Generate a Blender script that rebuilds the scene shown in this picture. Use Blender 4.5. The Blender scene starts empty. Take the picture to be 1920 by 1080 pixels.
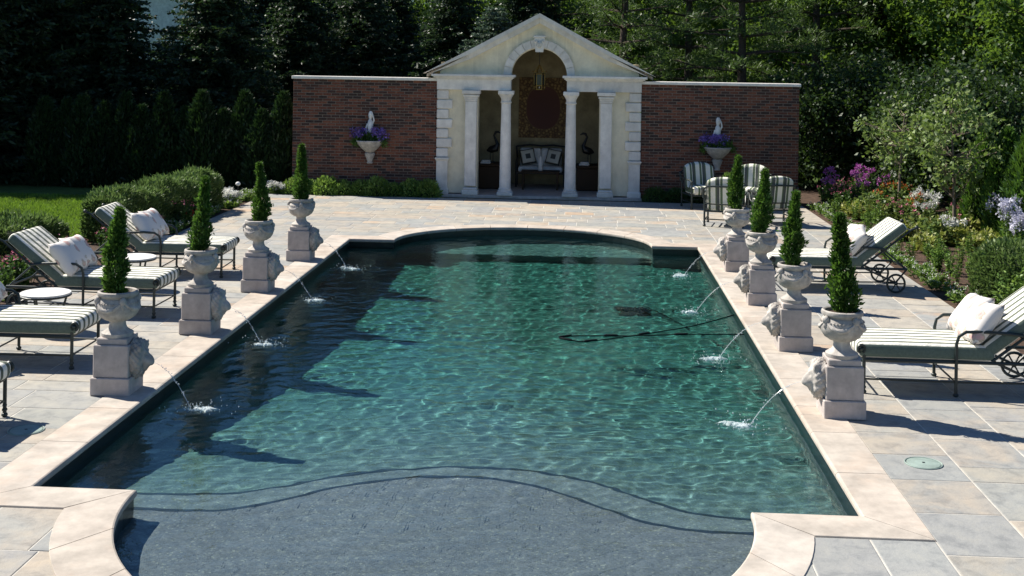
import bpy, bmesh, math, random
import numpy as np
from mathutils import Vector, Matrix
R_ = math.radians
random.seed(7); rng = np.random.default_rng(7)
sc = bpy.context.scene
COL = sc.collection

# ------------------------------------------------------------------ camera, sky, sun, exposure
FPX, CH, ROLL = 2300.0, 3.3, 0.0155
PSI = math.atan(131 / FPX)
cam_d = bpy.data.cameras.new('camera'); cam = bpy.data.objects.new('camera', cam_d); COL.objects.link(cam)
cam_d.sensor_width = 36; cam_d.lens = 36 * FPX / 1920; cam_d.shift_y = -(540 - 106.5) / 1920
cam_d.clip_start = .1; cam_d.clip_end = 2000
Fw = Vector((-math.sin(PSI), math.cos(PSI), 0)); Rt = Vector((math.cos(PSI), math.sin(PSI), 0)); Up = Vector((0, 0, 1))
r2 = Rt * math.cos(ROLL) + Up * math.sin(ROLL); u2 = Up * math.cos(ROLL) - Rt * math.sin(ROLL)
m = Matrix((r2, u2, -Fw)).transposed().to_4x4(); m.translation = (0, 0, CH); cam.matrix_world = m
sc.camera = cam
SUN_AZ = Vector((1.42, -.62, 0)).normalized(); SUN_EL = R_(46)
world = bpy.data.worlds.new('World'); sc.world = world; world.use_nodes = True
wn = world.node_tree.nodes; wl = world.node_tree.links
sky = wn.new('ShaderNodeTexSky'); sky.sky_type = 'NISHITA'; sky.sun_disc = False
sky.sun_elevation = SUN_EL; sky.sun_rotation = math.atan2(-SUN_AZ.x, -SUN_AZ.y)
sky.air_density = 1.0; sky.dust_density = .05; sky.ozone_density = 8.0; sky.altitude = 800
wl.new(sky.outputs[0], wn['Background'].inputs[0]); wn['Background'].inputs[1].default_value = .062
sd = bpy.data.lights.new('sun', 'SUN'); sun = bpy.data.objects.new('sun', sd); COL.objects.link(sun)
sd.cycles.is_caustics_light = True; sd.energy = 5.0; sd.angle = R_(.5); sd.color = (1, .94, .84)
sun.rotation_euler = (SUN_AZ * math.cos(SUN_EL) - Up * math.sin(SUN_EL)).to_track_quat('-Z', 'Y').to_euler()
sc.view_settings.view_transform = 'Standard'; sc.view_settings.look = 'None'
sc.view_settings.gamma = 1; sc.view_settings.exposure = 0.74
sc.render.engine = 'CYCLES'
sc.cycles.use_denoising = True
sc.cycles.max_bounces = 6; sc.cycles.transparent_max_bounces = 12; sc.cycles.caustics_reflective = False; sc.cycles.caustics_refractive = True

# ------------------------------------------------------------------ pixel helpers (direction only; distance from what the thing stands on)
def G(x, y, z=0.):
    c, s = math.cos(ROLL), math.sin(ROLL); dx, dy = x - 960, y - 106.5
    u = dx * c + dy * s; v = dy * c - dx * s; t = (CH - z) * FPX / v
    p = Rt * (u * t / FPX) + Fw * t
    return Vector((p.x, p.y, z))
def P2(X, Y, Z=0.):
    t = Fw.x * X + Fw.y * Y; l = Rt.x * X + Rt.y * Y; c, s = math.cos(ROLL), math.sin(ROLL)
    u = FPX * l / t; v = FPX * (CH - Z) / t
    return 960 + u * c - v * s, 106.5 + u * s + v * c

# ------------------------------------------------------------------ materials
def nt(name):
    mt = bpy.data.materials.new(name); mt.use_nodes = True
    n = mt.node_tree.nodes; return mt, n, mt.node_tree.links, n['Principled BSDF']
def ramp(n, stops, interp='LINEAR'):
    r = n.new('ShaderNodeValToRGB'); cr = r.color_ramp; cr.interpolation = interp
    while len(cr.elements) < len(stops): cr.elements.new(.5)
    for e, (p, c) in zip(cr.elements, stops): e.position = p; e.color = (*c, 1)
    return r
def noise(n, l, scale, detail=4, rough=.55, coord='pos'):
    t = n.new('ShaderNodeTexNoise'); t.inputs['Scale'].default_value = scale; t.inputs['Detail'].default_value = detail; t.inputs['Roughness'].default_value = rough
    if coord == 'pos': l.new(n.new('ShaderNodeNewGeometry').outputs['Position'], t.inputs['Vector'])
    else: l.new(n.new('ShaderNodeTexCoord').outputs[coord], t.inputs['Vector'])
    return t
def mixc(n, l, fac, a, b, mode='MIX'):
    x = n.new('ShaderNodeMix'); x.data_type = 'RGBA'; x.blend_type = mode
    for s, v in ((x.inputs[0], fac), (x.inputs[6], a), (x.inputs[7], b)):
        if hasattr(v, 'is_linked'): l.new(v, s)
        elif isinstance(v, tuple): s.default_value = (*v, 1)
        else: s.default_value = v
    return x.outputs[2]
def math_(n, l, op, a, b=0.):
    x = n.new('ShaderNodeMath'); x.operation = op
    for i, v in enumerate((a, b)):
        if hasattr(v, 'is_linked'): l.new(v, x.inputs[i])
        else: x.inputs[i].default_value = v
    return x.outputs[0]
def rnd(n, l):
    a = n.new('ShaderNodeObjectInfo').outputs['Random']; b = n.new('ShaderNodeNewGeometry').outputs['Random Per Island']
    return math_(n, l, 'FRACT', math_(n, l, 'ADD', a, b))
def bump(n, l, h, strength, dist, bs):
    b = n.new('ShaderNodeBump'); b.inputs['Strength'].default_value = strength; b.inputs['Distance'].default_value = dist
    l.new(h, b.inputs['Height']); l.new(b.outputs[0], bs.inputs['Normal'])
def stone(name, stops, rough=.75, scale=6, var=.25, bs_=.3, interp='LINEAR', stain=None, metallic=0, spec=.3, bd=.01, streak=0):
    mt, n, l, b = nt(name)
    r = ramp(n, stops, interp); l.new(rnd(n, l), r.inputs[0])
    ns = noise(n, l, scale, 6, .65); ns2 = noise(n, l, scale * 7, 3)
    v = ramp(n, [(.33, (1 - var,) * 3), (.67, (1 + var * .4,) * 3)]); l.new(ns.outputs[0], v.inputs[0])
    c = mixc(n, l, 1.0, r.outputs[0], v.outputs[0], 'MULTIPLY')
    if stain:
        s = noise(n, l, scale * .35, 5, .7); sr = ramp(n, [(.5, (0, 0, 0)), (.68, (1, 1, 1))]); l.new(s.outputs[0], sr.inputs[0])
        f = math_(n, l, 'MULTIPLY', sr.outputs[0], stain[1]); c = mixc(n, l, f, c, stain[0])
    if streak:
        g_ = n.new('ShaderNodeMapping'); g_.inputs['Scale'].default_value = (5, 5, 1.6); l.new(n.new('ShaderNodeNewGeometry').outputs['Position'], g_.inputs[0])
        t_ = n.new('ShaderNodeTexNoise'); t_.inputs['Scale'].default_value = 1.6; t_.inputs['Detail'].default_value = 6; t_.inputs['Roughness'].default_value = .65; l.new(g_.outputs[0], t_.inputs['Vector'])
        sr = ramp(n, [(.42, (1, 1, 1)), (.62, (1 - streak, 1 - streak, 1 - streak * .92))]); l.new(t_.outputs[0], sr.inputs[0]); c = mixc(n, l, 1.0, c, sr.outputs[0], 'MULTIPLY')
        ob = ramp(n, [(0, (.88, .88, .87)), (1, (1.06, 1.05, 1.04))]); l.new(n.new('ShaderNodeObjectInfo').outputs['Random'], ob.inputs[0]); c = mixc(n, l, 1.0, c, ob.outputs[0], 'MULTIPLY')
    l.new(c, b.inputs['Base Color']); b.inputs['Roughness'].default_value = rough; b.inputs['Metallic'].default_value = metallic
    b.inputs['Specular IOR Level'].default_value = spec
    h = math_(n, l, 'ADD', ns.outputs[0], math_(n, l, 'MULTIPLY', ns2.outputs[0], .4)); bump(n, l, h, bs_, bd, b)
    return mt
def plain(name, c, rough=.7, **k): return stone(name, [(0, tuple(x * .93 for x in c)), (1, tuple(min(1, x * 1.05) for x in c))], rough, **k)
def leafmat(name, stops, trans=.35, tcol=(.25, .42, .05), patch=1.6, rough=.5):
    mt, n, l, b = nt(name)
    r = ramp(n, stops); l.new(rnd(n, l), r.inputs[0])
    ns = noise(n, l, patch, 2); v = ramp(n, [(.3, (.65,) * 3), (.7, (1.25,) * 3)]); l.new(ns.outputs[0], v.inputs[0])
    c = mixc(n, l, 1.0, r.outputs[0], v.outputs[0], 'MULTIPLY')
    l.new(c, b.inputs['Base Color']); b.inputs['Roughness'].default_value = rough; b.inputs['Specular IOR Level'].default_value = .35
    t = n.new('ShaderNodeBsdfTranslucent'); l.new(mixc(n, l, .5, c, tcol), t.inputs[0])
    x = n.new('ShaderNodeMixShader'); x.inputs[0].default_value = trans
    l.new(b.outputs[0], x.inputs[1]); l.new(t.outputs[0], x.inputs[2]); l.new(x.outputs[0], n['Material Output'].inputs[0])
    return mt

M = {}
mt, n, l, b = nt('paving'); M['paving'] = mt
rv = rnd(n, l); pos = n.new('ShaderNodeNewGeometry').outputs['Position']; cb = n.new('ShaderNodeCombineXYZ'); l.new(math_(n, l, 'MULTIPLY', rv, 91.), cb.inputs[0]); l.new(math_(n, l, 'MULTIPLY', rv, 57.), cb.inputs[1])
av = n.new('ShaderNodeVectorMath'); l.new(pos, av.inputs[0]); l.new(cb.outputs[0], av.inputs[1])
def pn(scale, detail, rough, dist=0.):
    t = n.new('ShaderNodeTexNoise'); t.inputs['Scale'].default_value = scale; t.inputs['Detail'].default_value = detail; t.inputs['Roughness'].default_value = rough; t.inputs['Distortion'].default_value = dist; l.new(av.outputs[0], t.inputs['Vector']); return t.outputs[0]
r = ramp(n, [(0, (.33, .325, .30)), (.12, (.37, .35, .305)), (.25, (.29, .295, .285)), (.38, (.41, .375, .32)), (.5, (.32, .325, .315)), (.62, (.40, .37, .32)), (.74, (.31, .31, .285)), (.84, (.37, .335, .285)), (.9, (.30, .30, .295)), (.96, (.42, .33, .25))], 'CONSTANT'); l.new(rv, r.inputs[0])
r2p = ramp(n, [(0, (.40, .345, .28)), (.3, (.30, .305, .30)), (.55, (.38, .345, .285)), (.75, (.31, .32, .31)), (.92, (.45, .335, .24))], 'CONSTANT'); l.new(math_(n, l, 'FRACT', math_(n, l, 'MULTIPLY', rv, 7.13)), r2p.inputs[0])
f1 = ramp(n, [(.40, (0, 0, 0)), (.62, (1, 1, 1))]); l.new(pn(1.5, 4, .6, .8), f1.inputs[0]); c = mixc(n, l, math_(n, l, 'MULTIPLY', f1.outputs[0], .75), r.outputs[0], r2p.outputs[0])
f2 = ramp(n, [(.36, (.78, .79, .81)), (.5, (1, 1, 1)), (.66, (1.12, 1.10, 1.06))]); l.new(pn(5, 6, .68, .4), f2.inputs[0]); c = mixc(n, l, 1.0, c, f2.outputs[0], 'MULTIPLY')
f3 = ramp(n, [(.60, (1, 1, 1)), (.72, (.72, .72, .74))]); l.new(pn(2.4, 8, .75, 1.5), f3.inputs[0]); c = mixc(n, l, 1.0, c, f3.outputs[0], 'MULTIPLY')
l.new(c, b.inputs['Base Color']); b.inputs['Roughness'].default_value = .78; b.inputs['Specular IOR Level'].default_value = .25
bump(n, l, math_(n, l, 'ADD', pn(4, 7, .65), math_(n, l, 'MULTIPLY', pn(24, 4, .6), .3)), .6, .015, b)
M['coping'] = stone('coping', [(0, (.49, .435, .37)), (.4, (.53, .475, .41)), (.7, (.50, .43, .36)), (1, (.54, .49, .43))], .72, 3.5, .28, .35, stain=((.50, .36, .26), .35))
M['mortar'] = plain('mortar', (.60, .57, .51), .9)
M['limestone'] = plain('limestone', (.53, .475, .445), .8, scale=9, var=.2, bs_=.25, stain=((.42, .38, .34), .4), streak=.10)
M['carved'] = plain('carved', (.55, .51, .465), .85, scale=14, var=.3, bs_=.5, stain=((.33, .31, .28), .5), streak=.20)
M['pavstone'] = plain('pavstone', (.85, .81, .75), .75, scale=5, var=.15, bs_=.2, stain=((.52, .47, .42), .25), streak=.08)
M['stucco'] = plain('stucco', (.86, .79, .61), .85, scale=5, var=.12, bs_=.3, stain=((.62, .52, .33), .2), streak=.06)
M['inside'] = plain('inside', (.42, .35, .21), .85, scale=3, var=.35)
M['brick'] = stone('brick', [(0, (.18, .066, .042)), (.2, (.095, .045, .035)), (.36, (.21, .08, .05)), (.5, (.055, .034, .03)), (.64, (.15, .06, .042)), (.76, (.075, .042, .036)), (.88, (.23, .09, .055))], .85, 22, .35, .5, 'CONSTANT')
M['brickjoint'] = plain('brickjoint', (.28, .23, .19), .95, scale=20, var=.3)
M['slate'] = plain('slate', (.35, .33, .31), .8)
M['green_metal'] = plain('green_metal', (.020, .030, .028), .42, scale=30, var=.2, bs_=.1, spec=.5)
M['blackmetal'] = plain('blackmetal', (.012, .012, .013), .4, spec=.5)
M['brass'] = plain('brass', (.35, .22, .07), .35, metallic=.9)
M['wicker'] = plain('wicker', (.075, .045, .025), .75, scale=60, var=.5, bs_=.8)
M['white'] = plain('white', (.78, .77, .74), .8)
M['soil'] = stone('soil', [(0, (.085, .052, .035)), (1, (.10, .06, .04))], .95, 9, .5, .9, stain=((.05, .035, .025), .6), bd=.03)
M['bark'] = plain('bark', (.085, .065, .05), .95, scale=18, var=.5, bs_=1, bd=.03)
M['barkpale'] = plain('barkpale', (.20, .16, .125), .95, scale=18, var=.4, bs_=.8)
M['lid'] = plain('lid', (.30, .38, .34), .6)
M['tile'] = stone('tile', [(0, (.005, .009, .009)), (1, (.008, .013, .013))], .3, 8, .3, .1, spec=.5)
M['trim'] = plain('trim', (.035, .045, .065), .5)
M['hose'] = plain('hose', (.01, .012, .014), .9, spec=.1)
M['housewall'] = plain('housewall', (.9, .9, .9), .8)
M['houseroof'] = plain('houseroof', (.25, .24, .24), .8)
M['glass'] = plain('glass', (.03, .035, .04), .1, spec=.6)
# pebble pool floor; its lavender tint paints in the sky's blue reflection
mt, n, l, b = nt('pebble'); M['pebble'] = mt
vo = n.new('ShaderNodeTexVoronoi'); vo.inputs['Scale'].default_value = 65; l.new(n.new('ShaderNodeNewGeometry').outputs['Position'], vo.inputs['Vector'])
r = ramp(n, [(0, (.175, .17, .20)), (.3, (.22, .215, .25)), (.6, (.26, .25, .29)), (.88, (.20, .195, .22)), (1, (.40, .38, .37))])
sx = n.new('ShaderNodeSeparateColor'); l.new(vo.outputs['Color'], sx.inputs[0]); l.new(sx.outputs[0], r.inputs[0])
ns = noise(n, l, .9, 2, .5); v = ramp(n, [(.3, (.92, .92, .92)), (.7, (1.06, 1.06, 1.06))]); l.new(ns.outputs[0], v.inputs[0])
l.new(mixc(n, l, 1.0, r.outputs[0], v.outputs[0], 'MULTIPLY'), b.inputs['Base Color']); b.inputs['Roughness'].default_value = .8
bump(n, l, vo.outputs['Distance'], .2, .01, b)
# water: mirror reflection over clear absorbing water
SPLASH = [(-3.70, 11.6), (-3.72, 14.27), (-3.68, 16.85), (-3.70, 19.45), (1.63, 11.65), (1.61, 14.17), (1.59, 16.76), (1.66, 19.55)]
mt, n, l, b = nt('water'); M['water'] = mt; n.remove(b)
pos = n.new('ShaderNodeNewGeometry').outputs['Position']
n1 = noise(n, l, 13, 3, .55); n2 = noise(n, l, 2.2, 2, .5)
h = math_(n, l, 'MULTIPLY', n1.outputs[0], math_(n, l, 'POWER', n2.outputs[0], 1.5))
bm_ = n.new('ShaderNodeBump'); bm_.inputs['Strength'].default_value = .4; bm_.inputs['Distance'].default_value = .035; l.new(h, bm_.inputs['Height'])
fr = n.new('ShaderNodeFresnel'); bf_ = n.new('ShaderNodeNewGeometry').outputs['Backfacing']; l.new(math_(n, l, 'POWER', 1.45, math_(n, l, 'SUBTRACT', 1., math_(n, l, 'MULTIPLY', bf_, 2.))), fr.inputs[0]); l.new(bm_.outputs[0], fr.inputs['Normal'])
gl = n.new('ShaderNodeBsdfGlossy'); gl.inputs['Roughness'].default_value = .015; l.new(bm_.outputs[0], gl.inputs['Normal'])
tr = n.new('ShaderNodeBsdfRefraction'); tr.inputs['Roughness'].default_value = 0; tr.inputs['IOR'].default_value = 1.33; x = n.new('ShaderNodeMixShader')
l.new(fr.outputs[0], x.inputs[0]); l.new(tr.outputs[0], x.inputs[1]); l.new(gl.outputs[0], x.inputs[2]); l.new(x.outputs[0], n['Material Output'].inputs[0])
mt, n, l, b = nt('water_body'); M['water_body'] = mt; n.remove(b)
va = n.new('ShaderNodeVolumeAbsorption'); va.inputs[0].default_value = (.09, .78, .66, 1); va.inputs[1].default_value = 1.1
l.new(va.outputs[0], n['Material Output'].inputs['Volume'])
# foam / jet water
mt, n, l, b = nt('foam'); M['foam'] = mt
b.inputs['Base Color'].default_value = (.85, .9, .93, 1); b.inputs['Roughness'].default_value = .15
t = n.new('ShaderNodeBsdfTransparent'); x = n.new('ShaderNodeMixShader'); x.inputs[0].default_value = .45
l.new(t.outputs[0], x.inputs[1]); l.new(b.outputs[0], x.inputs[2]); l.new(x.outputs[0], n['Material Output'].inputs[0])
# striped fabric: stripes run along local X (vary with local Y)
def stripes(name, axis, period, stops):
    mt, n, l, b = nt(name)
    s = n.new('ShaderNodeSeparateXYZ'); l.new(n.new('ShaderNodeTexCoord').outputs['Object'], s.inputs[0])
    f = math_(n, l, 'FRACT', math_(n, l, 'ADD', math_(n, l, 'DIVIDE', s.outputs[axis], period), 50.25))
    r = ramp(n, stops, 'CONSTANT'); l.new(f, r.inputs[0])
    ns = noise(n, l, 40, 3); l.new(mixc(n, l, .12, r.outputs[0], ns.outputs[1], 'OVERLAY'), b.inputs['Base Color'])
    b.inputs['Roughness'].default_value = .9; b.inputs['Specular IOR Level'].default_value = .1
    n3 = noise(n, l, 6, 4); bump(n, l, n3.outputs[0], .9, .035, b)
    return mt
M['stripe'] = stripes('stripe', 1, .125, [(0, (.80, .78, .70)), (.56, (.13, .15, .12)), (.97, (.80, .78, .70))])
M['chairstripe'] = stripes('chairstripe', 1, .24, [(0, (.78, .76, .66)), (.3, (.13, .17, .10)), (.5, (.75, .73, .62)), (.56, (.10, .11, .10)), (.8, (.13, .17, .10)), (.9, (.78, .76, .66))])
M['boxing'] = plain('boxing', (.115, .155, .13), .9, scale=40, var=.2)
mt, n, l, b = nt('floral'); M['floral'] = mt
vo = n.new('ShaderNodeTexVoronoi'); vo.inputs['Scale'].default_value = 5.5; tc = n.new('ShaderNodeTexCoord')
ns = noise(n, l, 16, 3, .6, 'Object'); ad = n.new('ShaderNodeVectorMath'); ad.operation = 'MULTIPLY_ADD'; l.new(ns.outputs[1], ad.inputs[0]); ad.inputs[1].default_value = (.09,) * 3
l.new(tc.outputs['Object'], ad.inputs[2]); l.new(ad.outputs[0], vo.inputs['Vector'])
r = ramp(n, [(0, (.45, .25, .22)), (.22, (.62, .42, .40)), (.30, (.42, .38, .30)), (.36, (.76, .72, .68))]); l.new(vo.outputs['Distance'], r.inputs[0])
l.new(r.outputs[0], b.inputs['Base Color']); b.inputs['Roughness'].default_value = .9
# woven hanging
mt, n, l, b = nt('tapestry'); M['tapestry'] = mt
tc = n.new('ShaderNodeTexCoord'); s = n.new('ShaderNodeSeparateXYZ'); l.new(tc.outputs['Object'], s.inputs[0])
ex = math_(n, l, 'POWER', math_(n, l, 'ABSOLUTE', math_(n, l, 'DIVIDE', s.outputs[0], .44)), 2.4); ez = math_(n, l, 'POWER', math_(n, l, 'ABSOLUTE', math_(n, l, 'DIVIDE', s.outputs[2], .56)), 2.4)
e = math_(n, l, 'ADD', ex, ez); r = ramp(n, [(0, (.115, .055, .05)), (.9, (.13, .06, .05)), (1.0, (.2, .13, .07))]); l.new(e, r.inputs[0])
vo = n.new('ShaderNodeTexVoronoi'); vo.inputs['Scale'].default_value = 11; l.new(tc.outputs['Object'], vo.inputs['Vector'])
r2_ = ramp(n, [(0, (.44, .30, .13)), (.35, (.27, .17, .07)), (.5, (.09, .05, .035)), (1, (.34, .23, .10))]); l.new(vo.outputs['Distance'], r2_.inputs[0])
gt = math_(n, l, 'GREATER_THAN', e, 1.0); l.new(mixc(n, l, gt, r.outputs[0], r2_.outputs[0]), b.inputs['Base Color']); b.inputs['Roughness'].default_value = .95
# grass ground
mt, n, l, b = nt('grass'); M['grass'] = mt
ns = noise(n, l, 1.2, 6, .7); r = ramp(n, [(.3, (.05, .10, .012)), (.7, (.10, .17, .022))]); l.new(ns.outputs[0], r.inputs[0]); l.new(r.outputs[0], b.inputs['Base Color'])
b.inputs['Roughness'].default_value = .9; n3 = noise(n, l, 60, 3); bump(n, l, n3.outputs[0], 1, .04, b)
GR = lambda a, b_, c: [(0, a), (.55, b_), (1, c)]
M['spruce'] = leafmat('spruce', GR((.012, .028, .014), (.025, .05, .024), (.05, .085, .042)), .2, (.10, .20, .04))
M['bluespruce'] = leafmat('bluespruce', GR((.045, .075, .055), (.07, .11, .08), (.12, .17, .12)), .2, (.15, .25, .12))
M['pine'] = leafmat('pine', GR((.03, .06, .018), (.06, .11, .03), (.11, .17, .05)), .3, (.2, .34, .06))
M['leaf'] = leafmat('leaf', GR((.03, .07, .014), (.05, .11, .02), (.09, .17, .03)), .42, (.26, .42, .04))
M['leafdark'] = leafmat('leafdark', GR((.012, .03, .01), (.022, .05, .014), (.04, .085, .02)), .25, (.12, .22, .03))
M['leafpale'] = leafmat('leafpale', GR((.08, .14, .03), (.14, .21, .06), (.24, .30, .12)), .35, (.3, .4, .08))
M['youngleaf'] = leafmat('youngleaf', GR((.08, .14, .035), (.15, .22, .07), (.30, .36, .16)), .35, (.28, .42, .06))
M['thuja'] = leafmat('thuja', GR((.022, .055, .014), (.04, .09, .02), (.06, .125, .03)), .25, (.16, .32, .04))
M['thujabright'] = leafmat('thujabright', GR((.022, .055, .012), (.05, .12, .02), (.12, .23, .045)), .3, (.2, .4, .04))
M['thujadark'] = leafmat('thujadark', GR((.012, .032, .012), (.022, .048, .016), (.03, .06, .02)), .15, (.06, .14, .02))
M['yew'] = leafmat('yew', GR((.05, .10, .028), (.11, .18, .05), (.22, .30, .10)), .34, (.16, .26, .06))
M['box'] = leafmat('box', GR((.05, .11, .022), (.09, .17, .035), (.16, .26, .06)), .3, (.25, .4, .06))
M['boxlight'] = leafmat('boxlight', GR((.08, .16, .03), (.14, .25, .05), (.24, .36, .09)), .35, (.3, .45, .06))
M['lime'] = leafmat('lime', GR((.16, .22, .035), (.30, .34, .07), (.46, .46, .16)), .3, (.4, .45, .08))
M['blade'] = leafmat('blade', GR((.11, .20, .02), (.16, .27, .028), (.22, .33, .04)), .35, (.25, .42, .04))
M['core'] = plain('core', (.012, .022, .009), .95)
for nm, c in dict(purple=(.26, .17, .52), magenta=(.50, .14, .48), orange=(.62, .16, .04), pink=(.55, .16, .24), whitef=(.78, .78, .74), lilac=(.62, .62, .74), redf=(.5, .03, .03), paley=(.70, .66, .38)).items():
    M[nm] = leafmat(nm, [(0, tuple(v * .75 for v in c)), (1, tuple(min(1, v * 1.1) for v in c))], .25, c, 3)

# ------------------------------------------------------------------ mesh helpers
class MB:
    def __init__(s): s.v = []; s.f = []; s.mi = []
    def add(s, vs, fs, mi=0):
        o = len(s.v); s.v += [tuple(q) for q in vs]; s.f += [tuple(i + o for i in f) for f in fs]; s.mi += [mi] * len(fs); return s
    def box(s, c, d, ch=0., rz=0., mi=0, mat=None):
        x, y, z = (k / 2 for k in d); e = min(ch, x * .9, y * .9, z * .9)
        bm = bmesh.new(); bmesh.ops.create_cube(bm, size=1, matrix=Matrix.Diagonal((*d, 1)))
        if e > 0: bmesh.ops.bevel(bm, geom=bm.edges[:], offset=e, segments=1, affect='EDGES')
        T = Matrix.Translation(c) @ (mat if mat is not None else Matrix.Rotation(rz, 4, 'Z')); bm.transform(T); s.bm(bm, mi); return s
    def bm(s, bm, mi=0):
        bm.verts.index_update(); s.add([q.co[:] for q in bm.verts], [[q.index for q in f.verts] for f in bm.faces], mi); bm.free(); return s
    def lathe(s, prof, seg=24, c=(0, 0, 0), mi=0, axis='Z', sq=False):
        vs, fs = [], []
        for r, z in prof:
            for k in range(seg):
                a = 2 * math.pi * k / seg; p = (r * math.cos(a), r * math.sin(a), z)
                if axis == 'Y': p = (p[0], p[2], p[1])
                vs.append((p[0] + c[0], p[1] + c[1], p[2] + c[2]))
        n_ = len(prof)
        for i in range(n_ - 1):
            for k in range(seg): fs.append((i * seg + k, i * seg + (k + 1) % seg, (i + 1) * seg + (k + 1) % seg, (i + 1) * seg + k))
        fs.append(tuple(range(seg))[::-1]); fs.append(tuple((n_ - 1) * seg + k for k in range(seg)))
        return s.add(vs, fs, mi)
    def tube(s, path, r, seg=8, closed=False, mi=0):
        P = [Vector(p) for p in path]; rr = r if hasattr(r, '__len__') else [r] * len(P); vs, fs = [], []; n_ = len(P); prev = None
        for i, p in enumerate(P):
            if closed: t = P[(i + 1) % n_] - P[i - 1]
            else: t = P[min(i + 1, n_ - 1)] - P[max(i - 1, 0)]
            t.normalize()
            a = prev if prev is not None else Vector((0, 0, 1)) if abs(t.z) < .9 else Vector((1, 0, 0))
            a = (a - t * a.dot(t)).normalized(); b = t.cross(a); prev = a
            for k in range(seg):
                q = 2 * math.pi * k / seg; vs.append(p + (a * math.cos(q) + b * math.sin(q)) * rr[i])
        for i in range(n_ if closed else n_ - 1):
            j = (i + 1) % n_
            for k in range(seg): fs.append((i * seg + k, i * seg + (k + 1) % seg, j * seg + (k + 1) % seg, j * seg + k))
        if not closed: fs.append(tuple(range(seg))[::-1]); fs.append(tuple((n_ - 1) * seg + k for k in range(seg)))
        return s.add(vs, fs, mi)
    def prism(s, poly, z0, z1, mi=0, T=None):
        k = len(poly); vs = [(x, y, z0) for x, y in poly] + [(x, y, z1) for x, y in poly]
        if T is not None: vs = [T @ Vector(q) for q in vs]
        fs = [tuple(range(k))[::-1], tuple(range(k, 2 * k))] + [(i, (i + 1) % k, k + (i + 1) % k, k + i) for i in range(k)]
        return s.add(vs, fs, mi)
    def sphere(s, c, r, u=10, v=7, sc_=(1, 1, 1), mi=0):
        bm = bmesh.new(); bmesh.ops.create_uvsphere(bm, u_segments=u, v_segments=v, radius=r)
        bm.transform(Matrix.Translation(c) @ Matrix.Diagonal((*sc_, 1))); return s.bm(bm, mi)
    def xf(s, T): s.v = [tuple(T @ Vector(q)) for q in s.v]; return s
    def mesh(s, name, mats, smooth=False, recalc=False):
        me = bpy.data.meshes.new(name); me.from_pydata(s.v, [], s.f)
        for q in (mats if isinstance(mats, (list, tuple)) else [mats]): me.materials.append(M[q] if isinstance(q, str) else q)
        if any(s.mi): me.polygons.foreach_set('material_index', s.mi)
        if recalc:
            bm = bmesh.new(); bm.from_mesh(me); bmesh.ops.recalc_face_normals(bm, faces=bm.faces[:]); bm.to_mesh(me); bm.free()
        if smooth:
            me.polygons.foreach_set('use_smooth', [True] * len(me.polygons))
            if smooth != 'all': me.set_sharp_from_angle(angle=R_(40))
        me.update(); return me
    def build(s, name, mats, parent=None, smooth=False, loc=None, recalc=True): return link(name, s.mesh(name, mats, smooth, recalc), parent, loc)
def link(name, me, parent=None, loc=None, rz=None, scale=None):
    o = bpy.data.objects.new(name, me); COL.objects.link(o); o.parent = parent
    if loc is not None: o.location = loc
    if rz is not None: o.rotation_euler[2] = rz
    if scale is not None: o.scale = scale if hasattr(scale, '__len__') else (scale,) * 3
    return o
def tag(o, label, cat, group=None):
    o['label'] = label; o['category'] = cat
    if group: o['group'] = group
    return o
def thing(name, label, cat, loc=(0, 0, 0), rz=0, group=None):
    return tag(link(name, None, None, loc, rz), label, cat, group)
def struct(o): o['kind'] = 'structure'; return o
def stuff(o): o['kind'] = 'stuff'; return o
def copy_tree(o, parent=None):
    c = o.copy(); COL.objects.link(c); c.parent = parent
    for ch in KIDS(o): copy_tree(ch, c)
    return c
def KIDS(o): return [q for q in COL.objects if q.parent == o]
def place(proto, first, loc, rz, label, group=None):
    o = proto if first else copy_tree(proto)
    o.location = loc; o.rotation_euler[2] = rz; o['label'] = label
    if group: o['group'] = group
    return o
def unit(a): return a / np.maximum(np.linalg.norm(a, axis=1, keepdims=True), 1e-9)
def cards_mesh(name, P, Dv, L, W, mat, fold=.15, mid=.45):
    n_ = len(P); L = np.broadcast_to(np.asarray(L, float).reshape(-1, 1), (n_, 1)); W = np.broadcast_to(np.asarray(W, float).reshape(-1, 1), (n_, 1))
    S = unit(np.cross(Dv, rng.normal(size=(n_, 3)))); N = np.cross(Dv, S)
    V = np.empty((n_, 4, 3), np.float32)
    V[:, 0] = P; V[:, 1] = P + Dv * L * mid + S * W / 2 + N * W * fold; V[:, 2] = P + Dv * L; V[:, 3] = P + Dv * L * mid - S * W / 2 + N * W * fold
    me = bpy.data.meshes.new(name); me.vertices.add(n_ * 4); me.vertices.foreach_set('co', V.ravel())
    me.loops.add(n_ * 4); me.loops.foreach_set('vertex_index', np.arange(n_ * 4, dtype=np.int32))
    me.polygons.add(n_); me.polygons.foreach_set('loop_start', np.arange(0, n_ * 4, 4, dtype=np.int32))
    me.update(calc_edges=True); me.materials.append(M[mat]); return me
def cat(*a): return np.concatenate(a)
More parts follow.
